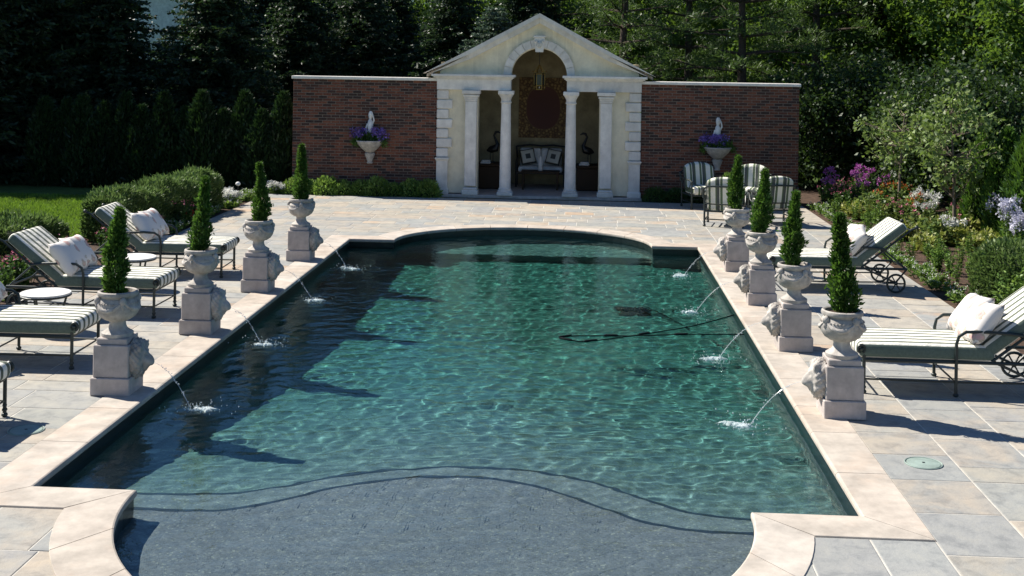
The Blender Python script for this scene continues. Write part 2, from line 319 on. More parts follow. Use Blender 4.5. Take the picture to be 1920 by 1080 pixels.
def rbox(d, r, nseg=6, puff=0.):
    h = np.array(d) / 2
    def ax(hh): return np.unique(np.concatenate([[-hh, -hh + .3 * r, -hh + .7 * r], np.linspace(-hh + r, hh - r, nseg), [hh - .7 * r, hh - .3 * r, hh]]))
    A = [ax(k) for k in h]; mb = MB()
    for a in range(3):
        b, c = [k for k in range(3) if k != a]
        for sg in (-1, 1):
            nb, nc = len(A[b]), len(A[c]); vs = []
            for i in A[b]:
                for j in A[c]:
                    p = np.zeros(3); p[a] = sg * h[a]; p[b] = i; p[c] = j
                    q = np.clip(p, -(h - r), h - r); e = p - q; p = q + e / max(np.linalg.norm(e), 1e-6) * r
                    if puff: p[2] += math.copysign(puff, p[2]) * (1 - (p[0] / h[0]) ** 4) * (1 - (p[1] / h[1]) ** 4) * (1 if abs(p[2]) > h[2] * .5 else 0)
                    vs.append(p)
            mb.add(vs, [(i * nc + j, (i + 1) * nc + j, (i + 1) * nc + j + 1, i * nc + j + 1) for i in range(nb - 1) for j in range(nc - 1)], 1 if a == 1 else 0)
    return mb
def weld(me):
    bm = bmesh.new(); bm.from_mesh(me); bmesh.ops.remove_doubles(bm, verts=bm.verts[:], dist=1e-4); bmesh.ops.recalc_face_normals(bm, faces=bm.faces[:]); bm.to_mesh(me); bm.free(); return me

# ================================================================== SETTING
CX = -1.0; XL, XR = -4.11, 2.11; YN, YF = 9.0, 21.72; RB = 2.31; FS = .845   # pool: rectangle with round bays (far bay a little flatter)
PX0, PX1, PY0, PY1 = -7.3, 5.07, 6.0, 28.35
CW = .38
def sheet(name, rects, z, mat):
    mb = MB()
    for x0, y0, x1, y1 in rects: mb.add([(x0, y0, z), (x1, y0, z), (x1, y1, z), (x0, y1, z)], [(0, 1, 2, 3)])
    return mb.build(name, mat, recalc=False)
struct(sheet('ground', [(-600, -300, PX0 + .05, 900), (PX1 - .05, -300, 600, 900), (PX0 + .05, PY1 - .05, PX1 - .05, 900), (PX0 + .05, -300, PX1 - .05, 6.02)], -.05, 'grass'))
struct(sheet('garden_bed', [(5.05, 4, 12.5, 33), (-8.7, 4, -7.28, 28.3), (-8.7, 28.32, -3.42, 28.95), (1.42, 28.32, 5.05, 28.95)], -.03, 'soil'))

def outline(off=0.):
    """pool edge, anticlockwise, offset outwards"""
    pts = []; r = RB + off
    def arc(cy, a0, a1, fs, n_=28):
        return [(CX + r * math.cos(a0 + (a1 - a0) * k / n_), cy + (fs if fs == 1 else (fs * RB + off) / r) * r * math.sin(a0 + (a1 - a0) * k / n_)) for k in range(n_ + 1)]
    yn, yf = YN - off, YF + off
    a = math.asin(min(1, off / r)) if off else 0
    pts += [(XL - off, yf), (XL - off, yn)]
    pts += [p for p in arc(YN, math.pi + a, 2 * math.pi - a, 1)]
    pts += [(XR + off, yn), (XR + off, yf)]
    pts += [p for p in arc(YF, a, math.pi - a, FS)]
    return pts
OUT = outline()
# basin
pool = MB(); k = len(OUT)
pool.add([(x, y, -.03) for x, y in OUT] + [(x, y, -1.8) for x, y in OUT], [(i, (i + 1) % k, k + (i + 1) % k, k + i) for i in range(k)])
S1 = [(-4.3, 9.9), (-3.55, 9.93), (-2.72, 9.99), (-2.17, 10.36), (-1.76, 10.62), (-1.31, 10.78), (-.84, 10.84), (-.37, 10.79), (.1, 10.61), (.54, 10.23), (.86, 9.95), (1.44, 9.84), (2.3, 9.84)]
S2 = [(-4.3, 9.5), (-3.47, 9.5), (-2.7, 9.5), (-2.37, 9.7), (-1.92, 10.14), (-1.36, 10.4), (-.81, 10.46), (-.35, 10.34), (.09, 9.98), (.51, 9.6), (.91, 9.46), (1.39, 9.46), (2.3, 9.46)]
def smooth_line(P, n_=90):
    P = np.array(P); xs = np.linspace(P[0, 0], P[-1, 0], n_); ys = np.interp(xs, P[:, 0], P[:, 1])
    for _ in range(6): ys[1:-1] = (ys[:-2] + 2 * ys[1:-1] + ys[2:]) / 4
    return list(zip(xs, ys))
L1, L2 = smooth_line([(x, y - .3) for x, y in S1]), smooth_line([(x, y - .29) for x, y in S2])
fl = MB(); q = len(L1)
rows = [[(x, 6.4, -.30) for x, y in L2], [(x, y, -.30) for x, y in L2], [(x, y + .004, -.42) for x, y in L2], [(x, y, -.42) for x, y in L1], [(x, y + .004, -.58) for x, y in L1]]
for t_ in np.linspace(0, 1, 26)[1:]: rows.append([(x, y + (22.0 - y) * t_, float(np.interp(t_, (0, .3, .5, 1), (-.58, -1.15, -1.35, -1.4)))) for x, y in L1])
rows += [[(x, 22.004, -.85) for x, y in L1], [(x, 23.9, -.85) for x, y in L1]]
fl.add([p for r_ in rows for p in r_], [(i * q + j, i * q + j + 1, (i + 1) * q + j + 1, (i + 1) * q + j) for i in range(len(rows) - 1) for j in range(q - 1)])
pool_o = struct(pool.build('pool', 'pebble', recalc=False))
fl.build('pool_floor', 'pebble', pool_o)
# dark waterline tile band and step trims
IN = outline(-.012); tb = MB(); k = len(IN)
tb.add([(x, y, -.028) for x, y in IN] + [(x, y, -.30) for x, y in IN], [(i, (i + 1) % k, k + (i + 1) % k, k + i) for i in range(k)])
tb.build('tile_band', 'tile', pool_o)
for Ls, z in ((L1, -.416), (L2, -.296)):
    mb = MB(); vs = [(x, y + dy, z) for x, y in Ls for dy in (-.04, .006)]
    vs += [(x, y + .008, z - .05) for x, y in Ls]
    kk = len(Ls); mb.add(vs, [(2 * i, 2 * i + 2, 2 * i + 3, 2 * i + 1) for i in range(kk - 1)] + [(2 * i + 1, 2 * i + 3, 2 * kk + i + 1, 2 * kk + i) for i in range(kk - 1)])
    mb.build('step_trim', 'trim', pool_o)
# coping stones
def coping_piece(inner, outer):
    """ring piece between two polylines, rounded pool-side nose"""
    mb = MB(); z0, z1 = -.045, .012; k_ = len(inner); prof = []
    for (a, b) in zip(inner, outer):
        A, B = Vector((*a, 0)), Vector((*b, 0)); d = (B - A); w = d.length; d.normalize()
        prof.append([A + d * t + Up * z for t, z in ((.012, z0), (0, z0 + .015), (0, z1 - .02), (.006, z1 - .006), (.02, z1), (w - .004, z1), (w, z1 - .004), (w, z0))])
    nn = len(prof[0])
    mb.add([p for pr in prof for p in pr], [(i * nn + j, (i + 1) * nn + j, (i + 1) * nn + (j + 1) % nn, i * nn + (j + 1) % nn) for i in range(k_ - 1) for j in range(nn)] + [tuple(range(nn)), tuple((k_ - 1) * nn + j for j in range(nn))[::-1]])
    return mb
ov = .03; g = .004
def straight(x0, y0, x1, y1, nx, ny, L, m0=0, m1=0):
    """edge from p0 to p1 (pool edge), outward normal (nx,ny); m0/m1 mitre lengths at ends"""
    a, b_ = Vector((x0, y0)), Vector((x1, y1)); d = b_ - a; le = d.length; d.normalize(); nv = Vector((nx, ny)); c_ = max(1, round(le / L))
    cuts = [0] + [le * (i + random.uniform(-.12, .12)) / c_ for i in range(1, c_)] + [le]
    for i in range(c_):
        s0, s1 = cuts[i] + g, cuts[i + 1] - g; o0, o1 = (s0 - m0 if i == 0 else s0), (s1 + m1 if i == c_ - 1 else s1)
        i0 = s0 + (ov if m0 > 0 else -ov) * (i == 0); i1 = s1 - (ov if m1 > 0 else -ov) * (i == c_ - 1)
        coping_piece([a + d * i0 - nv * ov, a + d * i1 - nv * ov], [a + d * o0 + nv * CW, a + d * o1 + nv * CW]).build('coping_stone', 'coping', pool_o)
straight(XL, YF, XL, YN, -1, 0, .95, CW, CW); straight(XR, YN, XR, YF, 1, 0, .95, CW, CW)
aN = math.asin(CW / (RB + CW)); 
straight(XL, YN, CX - RB, YN, 0, -1, .9, CW, -.353); straight(CX + RB, YN, XR, YN, 0, -1, .9, -.353, CW)
straight(XR, YF, CX + RB, YF, 0, 1, .9, CW, -.345); straight(CX - RB, YF, XL, YF, 0, 1, .9, -.345, CW)
def arc_stones(cy, sgn, fs, count):
    a0, a1 = .004, math.pi - .004
    for i in range(count):
        A = [a0 + (a1 - a0) * (i + (j / 6)) / count + (.002 if j == 0 else -.002 if j == 6 else 0) for j in range(7)]
        inn = [Vector((CX + (RB - ov) * math.cos(t), cy + sgn * fs * (RB - ov) * math.sin(t))) for t in A]
        if i == 0: inn[0].y = cy - sgn * ov
        if i == count - 1: inn[-1].y = cy - sgn * ov
        outr = []; ao = math.asin(CW / (fs * RB + CW))
        for t in A:
            t = ao + (math.pi - 2 * ao) * t / math.pi
            p = Vector((CX + (RB + CW) * math.cos(t), cy + sgn * (fs * RB + CW) * math.sin(t)))
            outr.append(p)
        coping_piece(inn, outr).build('coping_stone', 'coping', pool_o)
arc_stones(YN, -1, 1, 10); arc_stones(YF, 1, FS, 10)

# patio: mortar bed and single stones
MIDO = CW * .55
def bay_cut(poly):
    """keep the part of a small convex polygon outside the bays' mid-coping line; None if inside"""
    for cy, sgn, fs in ((YN, -1, 1.), (YF, 1, FS)):
        if all((p[1] - cy) * sgn < -.01 for p in poly): continue
        rr = RB + MIDO; q = [((p[0] - CX) / rr, (p[1] - cy) / (rr * (fs if fs != 1 else 1) + (0 if fs == 1 else MIDO * (1 - fs)))) for p in poly]
        if all(math.hypot(*p) >= 1 for p in q):
            continue
        mx = sum(p[0] for p in q) / len(q); my = sum(p[1] for p in q) / len(q); ln = math.hypot(mx, my) or 1; nx, ny = mx / ln, my / ln
        out = []; N_ = len(q)
        for i in range(N_):
            a, b_ = q[i], q[(i + 1) % N_]; da, db = a[0] * nx + a[1] * ny - 1, b_[0] * nx + b_[1] * ny - 1; pa, pb = poly[i], poly[(i + 1) % N_]
            if da >= 0: out.append(pa)
            if (da >= 0) != (db >= 0):
                t_ = da / (da - db); out.append((pa[0] + (pb[0] - pa[0]) * t_, pa[1] + (pb[1] - pa[1]) * t_))
        if len(out) < 3: return None
        poly = out
    return poly
patio = MB()
def rects_around():
    yield (PX0, PY0, XL - .2, PY1); yield (XR + .2, PY0, PX1, PY1)
    N_ = 60; w = (XR - XL + .4) / N_
    for i in range(N_):
        x0 = XL - .2 + i * w; x1 = x0 + w; xm = (x0 + x1) / 2; d = abs(xm - CX)
        yf = YF + .2; yn = YN - .2
        if d < RB + .2: s_ = math.sqrt(1 - (d / (RB + .2)) ** 2); yf = max(yf, YF + (FS * RB + .2) * s_); yn = min(yn, YN - (RB + .2) * s_)
        yield (x0, yf, x1, PY1)
        if yn > PY0: yield (x0, PY0, x1, yn)
for x0, y0, x1, y1 in rects_around(): patio.add([(x0, y0, -.0015), (x1, y0, -.0015), (x1, y1, -.0015), (x0, y1, -.0015)], [(0, 1, 2, 3)])
patio_o = struct(patio.build('patio', 'mortar', recalc=False))
stones = []
def rows_region(x0, x1, y0, y1, along='x'):
    if along == 'y': x0, x1, y0, y1 = y0, y1, x0, x1
    y = y0
    while y < y1 - .02:
        d = random.choice((.34, .42, .46, .5, .58)) if along == 'x' else .64
        if y1 - (y + d) < .3: d = y1 - y
        x = x0
        while x < x1 - .02:
            w = random.choice((.4, .5, .6, .6, .75, .9) if along == 'x' else (.36, .46, .5, .6, .75)) * random.uniform(.92, 1.08)
            if x1 - (x + w) < .35: w = x1 - x
            if w > .7 and d > .6 and random.random() < .2 and along == 'x':
                parts_ = [(x, y, x + w, y + d / 2), (x, y + d / 2, x + w, y + d)]
            else: parts_ = [(x, y, x + w, y + d)]
            for r_ in parts_: stones.append(r_ if along == 'x' else (r_[1], r_[0], r_[3], r_[2]))
            x += w
        y += d
XLo, XRo, YNo, YFo = XL - CW, XR + CW, YN - CW, YF + CW
rows_region(XRo, PX1, PY0, PY1, 'y'); rows_region(PX0, XLo, PY0, YFo); rows_region(PX0, XRo, YFo, PY1); rows_region(XLo, XRo, PY0, YNo)
unit_stone = MB(); e = .012
unit_stone.add([(-.5, -.5, -1), (.5, -.5, -1), (.5, .5, -1), (-.5, .5, -1), (-.5, -.5, -.1), (.5, -.5, -.1), (.5, .5, -.1), (-.5, .5, -.1), (-.5 + e, -.5 + e, 0), (.5 - e, -.5 + e, 0), (.5 - e, .5 - e, 0), (-.5 + e, .5 - e, 0)],
    [(0, 1, 5, 4), (1, 2, 6, 5), (2, 3, 7, 6), (3, 0, 4, 7), (4, 5, 9, 8), (5, 6, 10, 9), (6, 7, 11, 10), (7, 4, 8, 11), (8, 9, 10, 11)])
us = unit_stone.mesh('paving_stone', 'paving')
pieces = []
for (x0, y0, x1, y1) in stones:
    j = .007; x0 += j; y0 += j; x1 -= j; y1 -= j
    poly = [(x0, y0), (x1, y0), (x1, y1), (x0, y1)]; c = bay_cut(poly)
    if not c or len(c) < 3: continue
    A = abs(sum(c[i][0] * c[(i + 1) % len(c)][1] - c[(i + 1) % len(c)][0] * c[i][1] for i in range(len(c)))) / 2
    if A < .01: continue
    mx, my = sum(p[0] for p in c) / len(c), sum(p[1] for p in c) / len(c); pp = P2(mx, max(my, .5))
    vis = -60 < pp[0] < 1980 and pp[1] < 1150
    pieces.append((A / my ** 3 if vis else 0, c, c == poly, random.uniform(-.0005, .002)))
pieces.sort(key=lambda t: -t[0]); rest = MB()
for i, (a, c, full, dz) in enumerate(pieces):
    if full:
        x0, y0, x1, y1 = c[0][0], c[0][1], c[2][0], c[2][1]
        if i < 300 and a > 0: link('paving_stone', us, patio_o, ((x0 + x1) / 2, (y0 + y1) / 2, .002 + dz), None, (x1 - x0, y1 - y0, .02))
        else: rest.add([((x0 + x1) / 2 + v_[0] * (x1 - x0), (y0 + y1) / 2 + v_[1] * (y1 - y0), .002 + dz + v_[2] * .02) for v_ in unit_stone.v], unit_stone.f)
    else:
        mb = MB().prism(c, -.018, .002 + dz)
        if i < 300 and a > 0: mb.build('paving_stone', 'paving', patio_o)
        else: rest.add(mb.v, mb.f)
stuff(rest.build('paving_stones', 'paving', patio_o, recalc=False))

# water body
ys = np.arange(YN - RB + .03, YF + RB * FS - .03, .0215); ys = np.unique(np.concatenate([ys, [YN - 1e-5, YN + 1e-5, YF - 1e-5, YF + 1e-5]])); NX = 290
rowsx = []
for y in ys:
    if YN < y < YF: a, b_ = XL - .006, XR + .006
    elif y <= YN: w = math.sqrt(max(0, RB ** 2 - (YN - y) ** 2)) + .006; a, b_ = CX - w, CX + w
    else: w = RB * math.sqrt(max(0, 1 - ((y - YF) / (RB * FS)) ** 2)) + .006; a, b_ = CX - w, CX + w
    rowsx.append(np.linspace(a, b_, NX))
X = np.array(rowsx); Y = np.repeat(ys[:, None], NX, 1); Z = np.zeros_like(X)
wr = np.random.default_rng(3)
for i in range(90):
    lam = .095 * (5.5 ** wr.random()); th = wr.normal(math.pi * .6, .75); kx, ky = 2 * math.pi / lam * math.cos(th), 2 * math.pi / lam * math.sin(th)
    a1_, a2_, p1_, p2_ = wr.uniform(.4, 1.5), wr.uniform(.4, 1.5), wr.uniform(0, 6.28), wr.uniform(0, 6.28)
    Z += .0108 * lam / (2 * math.pi) * np.sin(kx * X + ky * Y + p1_ + 1.2 * np.sin(X * a1_ + Y * a2_ + p2_)) * (.6 + .4 * np.sin(X * a2_ - Y * a1_ * 1.3 + p1_))
Z *= .5 + .5 * np.exp(-((X + .6) / 2.6) ** 2) * (.7 + .3 * np.sin(Y * .7)) * (1 - .1 / (1 + np.exp((Y - 10.4) * 4))) * (1 - .62 / (1 + np.exp((16.3 - Y) * .9)))
for (sx_, sy_) in SPLASH:
    d = np.hypot(X - sx_, Y - sy_); Z += .0021 * np.sin(2 * math.pi * d / .17) * np.exp(-d / .75) / (1 + d * 1.2)

WZ = -.135; nr = len(ys)
wb = MB(); top = [(float(x_), float(y_), float(z_)) for x_, y_, z_ in zip(X.ravel(), Y.ravel(), (Z + WZ).ravel())]
fs = [(i * NX + j, i * NX + j + 1, (i + 1) * NX + j + 1, (i + 1) * NX + j) for i in range(nr - 1) if ys[i + 1] - ys[i] > 1e-4 for j in range(NX - 1)]
wb.add(top, fs); water_o = struct(wb.build('water', 'water', smooth='all', recalc=False)); water_o.cycles.is_caustics_caster = True
MB().box((CX, 15.2, (-.10 - 1.9) / 2), (6.5, 18, 1.8)).build('water_body', 'water_body', water_o)
for o in [pool_o] + KIDS(pool_o): o.cycles.is_caustics_receiver = True

# ================================================================== PAVILION AND BRICK WALLS
pav = thing('pavilion', 'pale yellow classical pool pavilion with white columns, arch and gable', 'pavilion', (CX, 28.9, 0))
def pp(name, mb, mat, parent=None, smooth=False): return mb.build(name, mat, parent or pav, smooth)
pp('floor_slab', MB().box((0, 1.35, .0), (4.9, 3.0, .07), .01), 'limestone')
for s in (-1, 1):
    pp('front_wall', MB().box((s * 1.9, .22, 1.28), (.94, .34, 2.44)), 'stucco')
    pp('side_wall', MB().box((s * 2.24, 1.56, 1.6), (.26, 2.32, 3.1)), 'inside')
    # quoins
    for i in range(7):
        w = .37 if i % 2 else .28
        pp('quoin', MB().box((s * (2.41 - w / 2), .08, 2.5 - .115 - i * .229), (w, .2, .215), .018), 'pavstone')
    cp = pp('corner_pier', MB().box((s * 2.265, .06, .49), (.27, .22, .78), .01), 'pavstone')
    pp('pier_cap', MB().box((s * 2.265, .04, .875), (.33, .28, .04), .01).box((s * 2.265, .05, .84), (.30, .25, .03), .008), 'pavstone', cp)
    pp('pier_base', MB().box((s * 2.265, .04, .10), (.32, .27, .13), .015), 'pavstone', cp)
    # pilaster
    pl = pp('pilaster', MB().box((s * 1.59, .0, 1.24), (.27, .22, 2.0), .012), 'pavstone')
    cap = MB().box((s * 1.59, -.01, 2.455), (.43, .34, .09), .01)
    for k, (w, z) in enumerate(((.29, 2.27), (.32, 2.32), (.37, 2.37))): cap.box((s * 1.59, -.005, z), (w, w * .8, .055), .012)
    pp('capital', cap, 'pavstone', pl); pp('pilaster_base', MB().box((s * 1.59, -.005, .09), (.38, .31, .11), .012).box((s * 1.59, -.002, .175), (.33, .27, .06), .02), 'pavstone', pl)
    # column
    prof = [(.135, .19), (.132, .5), (.128, 1.0), (.122, 1.5), (.114, 2.0), (.11, 2.22)]
    cl = pp('column', MB().lathe(prof, 28, (s * .765, -.02, 0)), 'pavstone', smooth=True)
    pp('capital', MB().box((s * .765, -.02, 2.455), (.37, .34, .09), .01).lathe([(.112, 2.2), (.13, 2.215), (.13, 2.24), (.115, 2.25), (.118, 2.3), (.14, 2.35), (.165, 2.39), (.175, 2.41)], 28, (s * .765, -.02, 0)), 'pavstone', cl, True)
    pp('column_base', MB().box((s * .765, -.02, .075), (.37, .35, .08), .008).lathe([(.17, .115), (.178, .13), (.17, .15), (.148, .16), (.148, .17), (.158, .18), (.15, .195), (.134, .205)], 28, (s * .765, -.02, 0)), 'pavstone', cl, True)
    # entablature
    en = pp('entablature', MB().box((s * 1.535, .12, 2.628), (1.75, .36, .25), .006), 'pavstone')
    co = MB()
    for pr, z, hh in ((.03, 2.768, .03), (.07, 2.80, .034), (.115, 2.845, .055)): co.box((s * (1.535 + pr * .1), .12 - pr / 2, z), (1.75 + pr * 2, .36 + pr, hh), .006)
    pp('cornice', co, 'pavstone', en)
    # rake moulding, two courses
    a = math.atan2(4.33 - 2.885, 2.70); Lr = math.hypot(2.70, 4.33 - 2.885)
    for name_, off, th, pr in (('rake_moulding', -.045, .09, .20), ('rake_fascia', -.145, .11, .11)):
        for b0, b1 in ((0, .36), (.36, .7), (.7, 1.0)):
            l0, l1 = Lr * b0 + (.002 if b0 else 0), Lr * b1
            pts = [(l0, off - th / 2), (l1, off - th / 2), (l1, off + th / 2), (l0, off + th / 2)]
            q_ = []
            for li, o_ in pts:
                xx = 2.70 - li * math.cos(a) - o_ * -math.sin(a) * 1; zz = 2.885 + li * math.sin(a) + o_ * math.cos(a)
                if b1 == 1.0 and li == l1: xx = 0.0015; zz = 2.885 + 2.70 * math.tan(a) + o_ / math.cos(a)
                if b0 == 0 and li == l0 : xx = 2.70 + (.03 if off > -.1 else -.14); zz = max(2.878, 2.885 + (2.70 - xx) * math.tan(a) + o_ / math.cos(a))
                q_.append((s * xx, zz))
            pp(name_, MB().prism(q_, -pr, .12, T=Matrix(((1, 0, 0, 0), (0, 0, 1, 0), (0, 1, 0, 0), (0, 0, 0, 1)))), 'pavstone')
    # roof slab
    T = Matrix(((1, 0, 0, 0), (0, 0, 1, 0), (0, 1, 0, 0), (0, 0, 0, 1)))
    pp('roof', MB().prism([(s * 2.68, 2.80), (s * .001, 2.80 + 2.68 * math.tan(a)), (s * .001, 2.865 + 2.68 * math.tan(a)), (s * 2.68, 2.865)], .125, 2.85, T=T), 'slate')
# tympanum with arch opening
ty = MB(); NS = 44; AR = .66; AZ = 2.84
xs = sorted(set([-2.35, 2.35] + list(np.linspace(-2.35, 2.35, 25)) + [AR * math.cos(t) for t in np.linspace(0, math.pi, 33)]))
def topz(x): return 4.20 - abs(x) * math.tan(a)
def botz(x): return AZ + math.sqrt(max(0, AR ** 2 - x * x)) if abs(x) < AR - 1e-6 else 2.87 if abs(x) > AR + 1e-6 else AZ
for x0, x1 in zip(xs[:-1], xs[1:]):
    b0, b1 = (botz(x0), botz(x1)); 
    if abs((x0 + x1) / 2) > AR: b0 = b1 = 2.70
    q_ = [(x0, b0), (x1, b1), (x1, max(topz(x1), b1 + .01)), (x0, max(topz(x0), b0 + .01))]
    vs = [(p[0], .04, p[1]) for p in q_] + [(p[0], .36, p[1]) for p in q_]
    ty.add(vs, [(0, 1, 2, 3), (7, 6, 5, 4), (0, 4, 5, 1), (3, 2, 6, 7)])
ty.build('gable_wall', 'stucco', pav, recalc=False)
for i in range(12):   # arch ring
    if True:
        t0, t1 = math.pi * i / 12 + .006, math.pi * (i + 1) / 12 - .006
        q_ = [(r_ * math.cos(t), AZ + .03 + r_ * math.sin(t)) for r_, ts in ((.655, np.linspace(t0, t1, 5)), (.84, np.linspace(t1, t0, 5))) for t in ts]
        pp('voussoir', MB().prism(q_, -.035, .30, T=T), 'pavstone')
ks = pp('keystone', MB().prism([(-.09, 3.42), (.09, 3.42), (.125, 3.76), (-.125, 3.76)], -.09, .10, T=T).box((0, -.04, 3.785), (.28, .14, .045), .008), 'pavstone')
face = MB()
for c_, r_, sc_ in (((0, -.10, 3.60), .07, (1, .6, 1.2)), ((-.03, -.135, 3.63), .018, (1, 1, .6)), ((.03, -.135, 3.63), .018, (1, 1, .6)), ((0, -.145, 3.60), .016, (.8, 1, 1.6)), ((0, -.13, 3.555), .03, (1.1, .8, .5)), ((-.07, -.10, 3.67), .035, (1, .6, 1)), ((.07, -.10, 3.67), .035, (1, .6, 1))): face.sphere(c_, r_, 12, 8, sc_)
pp('carved_face', face, 'pavstone', ks, True)
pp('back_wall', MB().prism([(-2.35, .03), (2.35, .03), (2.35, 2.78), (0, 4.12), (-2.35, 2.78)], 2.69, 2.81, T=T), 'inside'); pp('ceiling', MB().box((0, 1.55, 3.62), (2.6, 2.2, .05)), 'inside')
# brick walls
def brick_wall(x0, x1, label):
    w = thing('brick_wall', label, 'wall', ((x0 + x1) / 2, 29.08, 0)); Lx = x1 - x0; Hh = 2.70
    MB().box((0, 0, Hh / 2), (Lx - .01, .26, Hh)).build('wall_core', 'brickjoint', w)
    MB().box((0, 0, Hh + .035), (Lx + .06, .38, .07), .008).build('cap_stone', 'pavstone', w)
    bmesh_ = MB().box((0, 0, 0), (.190, .10, .051), .003).mesh('brick', 'brick'); half = MB().box((0, 0, 0), (.088, .10, .051), .003).mesh('brick', 'brick')
    rest = MB(); k = 0; ch = .0655; nrow = int(Hh / ch)
    for i in range(nrow):
        z = Hh - ch * (i + .5); x = -Lx / 2 + .005
        if i % 2: x += .102 ; link('brick', half, w, (x - .102 + .047, -.092, z)) if k < 296 else rest.box((x - .102 + .047, -.092, z), (.088, .10, .051))
        while x + .196 < Lx / 2:
            yj = -.092 + random.uniform(-.002, .002)
            if k < 296: link('brick', bmesh_, w, (x + .098, yj, z)); k += 1
            else: rest.box((x + .098, yj, z), (.190, .10, .051))
            x += .206
        if Lx / 2 - x > .04: rest.box(((x + Lx / 2) / 2, -.092, z), (Lx / 2 - x - .004, .10, .051))
        if i % 1 == 0:
            for xe in ((-Lx / 2 + .0,) if x0 < CX else (Lx / 2,)):
                for yy in (-.02, .09): rest.box((xe, yy, z), (.02, .1, .051))
    stuff(rest.build('brickwork', 'brick', w, recalc=False))
brick_wall(-6.87, -3.41, 'dark red brick garden wall on the left of the pavilion')
brick_wall(1.41, 5.08, 'dark brown brick garden wall on the right, behind the striped armchairs')

# wall planters
def lumpy(mb, seed, amp):
    r_ = random.Random(seed); mb.v = [(x + r_.uniform(-amp, amp), y + r_.uniform(-amp, amp), z + r_.uniform(-amp, amp)) for x, y, z in mb.v]; return mb
def wall_planter(x, label, side):
    t = thing('wall_planter', label, 'planter', (x, 28.93, 0))
    bowl = MB().lathe([(.04, .98), (.10, 1.0), (.17, 1.06), (.24, 1.13), (.29, 1.19), (.31, 1.235), (.325, 1.24), (.325, 1.27), (.30, 1.275), (.27, 1.25)], 28, (0, -.14, 0))
    bowl.v = [(vx, min(vy, -.004), vz) for vx, vy, vz in bowl.v]; bowl.build('bowl', 'carved', t, True)
    br = MB().lathe([(.06, .72), (.075, .74), (.06, .77), (.075, .82), (.10, .88), (.12, .94), (.125, .965), (.10, .985), (.06, 1.0)], 16, (0, -.10, 0)); br.v = [(vx, min(vy, -.004), vz) for vx, vy, vz in br.v]
    br.build('bracket', 'carved', t, True)
    # small stone figure behind the flowers
    fg = MB(); rings = [(0, .13, 1.2), (0, .135, 1.32), (-.01, .11, 1.42), (-.01, .085, 1.5), (0, .095, 1.6), (.005, .10, 1.68), (0, .07, 1.74), (0, .045, 1.78), (.005, .06, 1.82), (.01, .075, 1.87), (.01, .07, 1.92), (.01, .035, 1.96)]
    vs = []; sg = 14
    for dx, r_, z in rings:
        for k in range(sg): q_ = 2 * math.pi * k / sg; vs.append((dx + r_ * math.cos(q_), -.10 + r_ * .75 * math.sin(q_), z))
    nr_ = len(rings); fg.add(vs, [(i * sg + k, i * sg + (k + 1) % sg, (i + 1) * sg + (k + 1) % sg, (i + 1) * sg + k) for i in range(nr_ - 1) for k in range(sg)] + [tuple(range(sg))[::-1], tuple((nr_ - 1) * sg + k for k in range(sg))])
    fg.tube([(.08, -.10, 1.68), (.13, -.13, 1.74), (.10, -.14, 1.84), (.06, -.13, 1.9)], [.03, .028, .025, .03], 8); fg.tube([(-.09, -.10, 1.66), (-.14, -.13, 1.55), (-.10, -.16, 1.46)], [.03, .027, .02], 8)
    fg.v = [(vx * .72, vy, vz) for vx, vy, vz in fg.v]; lumpy(fg, 5, .004).build('figure', 'white', t, True)
def leaf_clump(n_, R, H, L, W, z0=0., up=.5):
    u = unit(rng.normal(size=(n_, 3))); u[:, 2] = np.abs(u[:, 2]); rr = rng.uniform(.35, 1, (n_, 1)) ** .5
    P = u * rr * np.array([R, R, H]); P[:, 2] += z0; D_ = unit(u + rng.normal(size=(n_, 3)) * .6 + np.array([0, 0, up])); s_ = rng.uniform(.6, 1.2, n_)
    return P, D_, L * s_, W * s_
def flower_heads(C, n_, r, L, W):
    """petal cards round head centres C"""
    C = np.repeat(np.asarray(C, float), n_, 0); u = unit(rng.normal(size=(len(C), 3)))
    return C + u * r * rng.uniform(.2, 1, (len(C), 1)), unit(u + rng.normal(size=u.shape) * .4), np.full(len(C), L), np.full(len(C), W)
for x, side in ((-4.98, 0), (3.19, 1)):
    wall_planter(x, ('stone wall planter with small white figure on the left brick wall', 'stone wall planter with small white figure on the right brick wall')[side], side)
    t = thing('flowering_plant', ('violet flowers spilling from the planter on the left brick wall', 'violet flowers in the planter on the right brick wall')[side], 'flowers', (x, 28.80, 1.24))
    P, D_, L, W = leaf_clump(1100, .40, .20, .09, .038, 0., .3); P[:, 1] *= .5; P[:, 2] -= .12 * rng.random(1100) * (np.abs(P[:, 0]) > .25)
    link('foliage', cards_mesh('foliage', P, D_, L, W, 'box'), t)
    hc = np.array([(a_, rng.uniform(-.2, .04), rng.uniform(.08, .30)) for a_ in np.concatenate([rng.normal(-.2, .10, 24), rng.normal(.22 if not side else .0, .11, 20)])])
    link('blossom', cards_mesh('blossom', *flower_heads(hc, 14, .055, .05, .04), 'purple'), t)

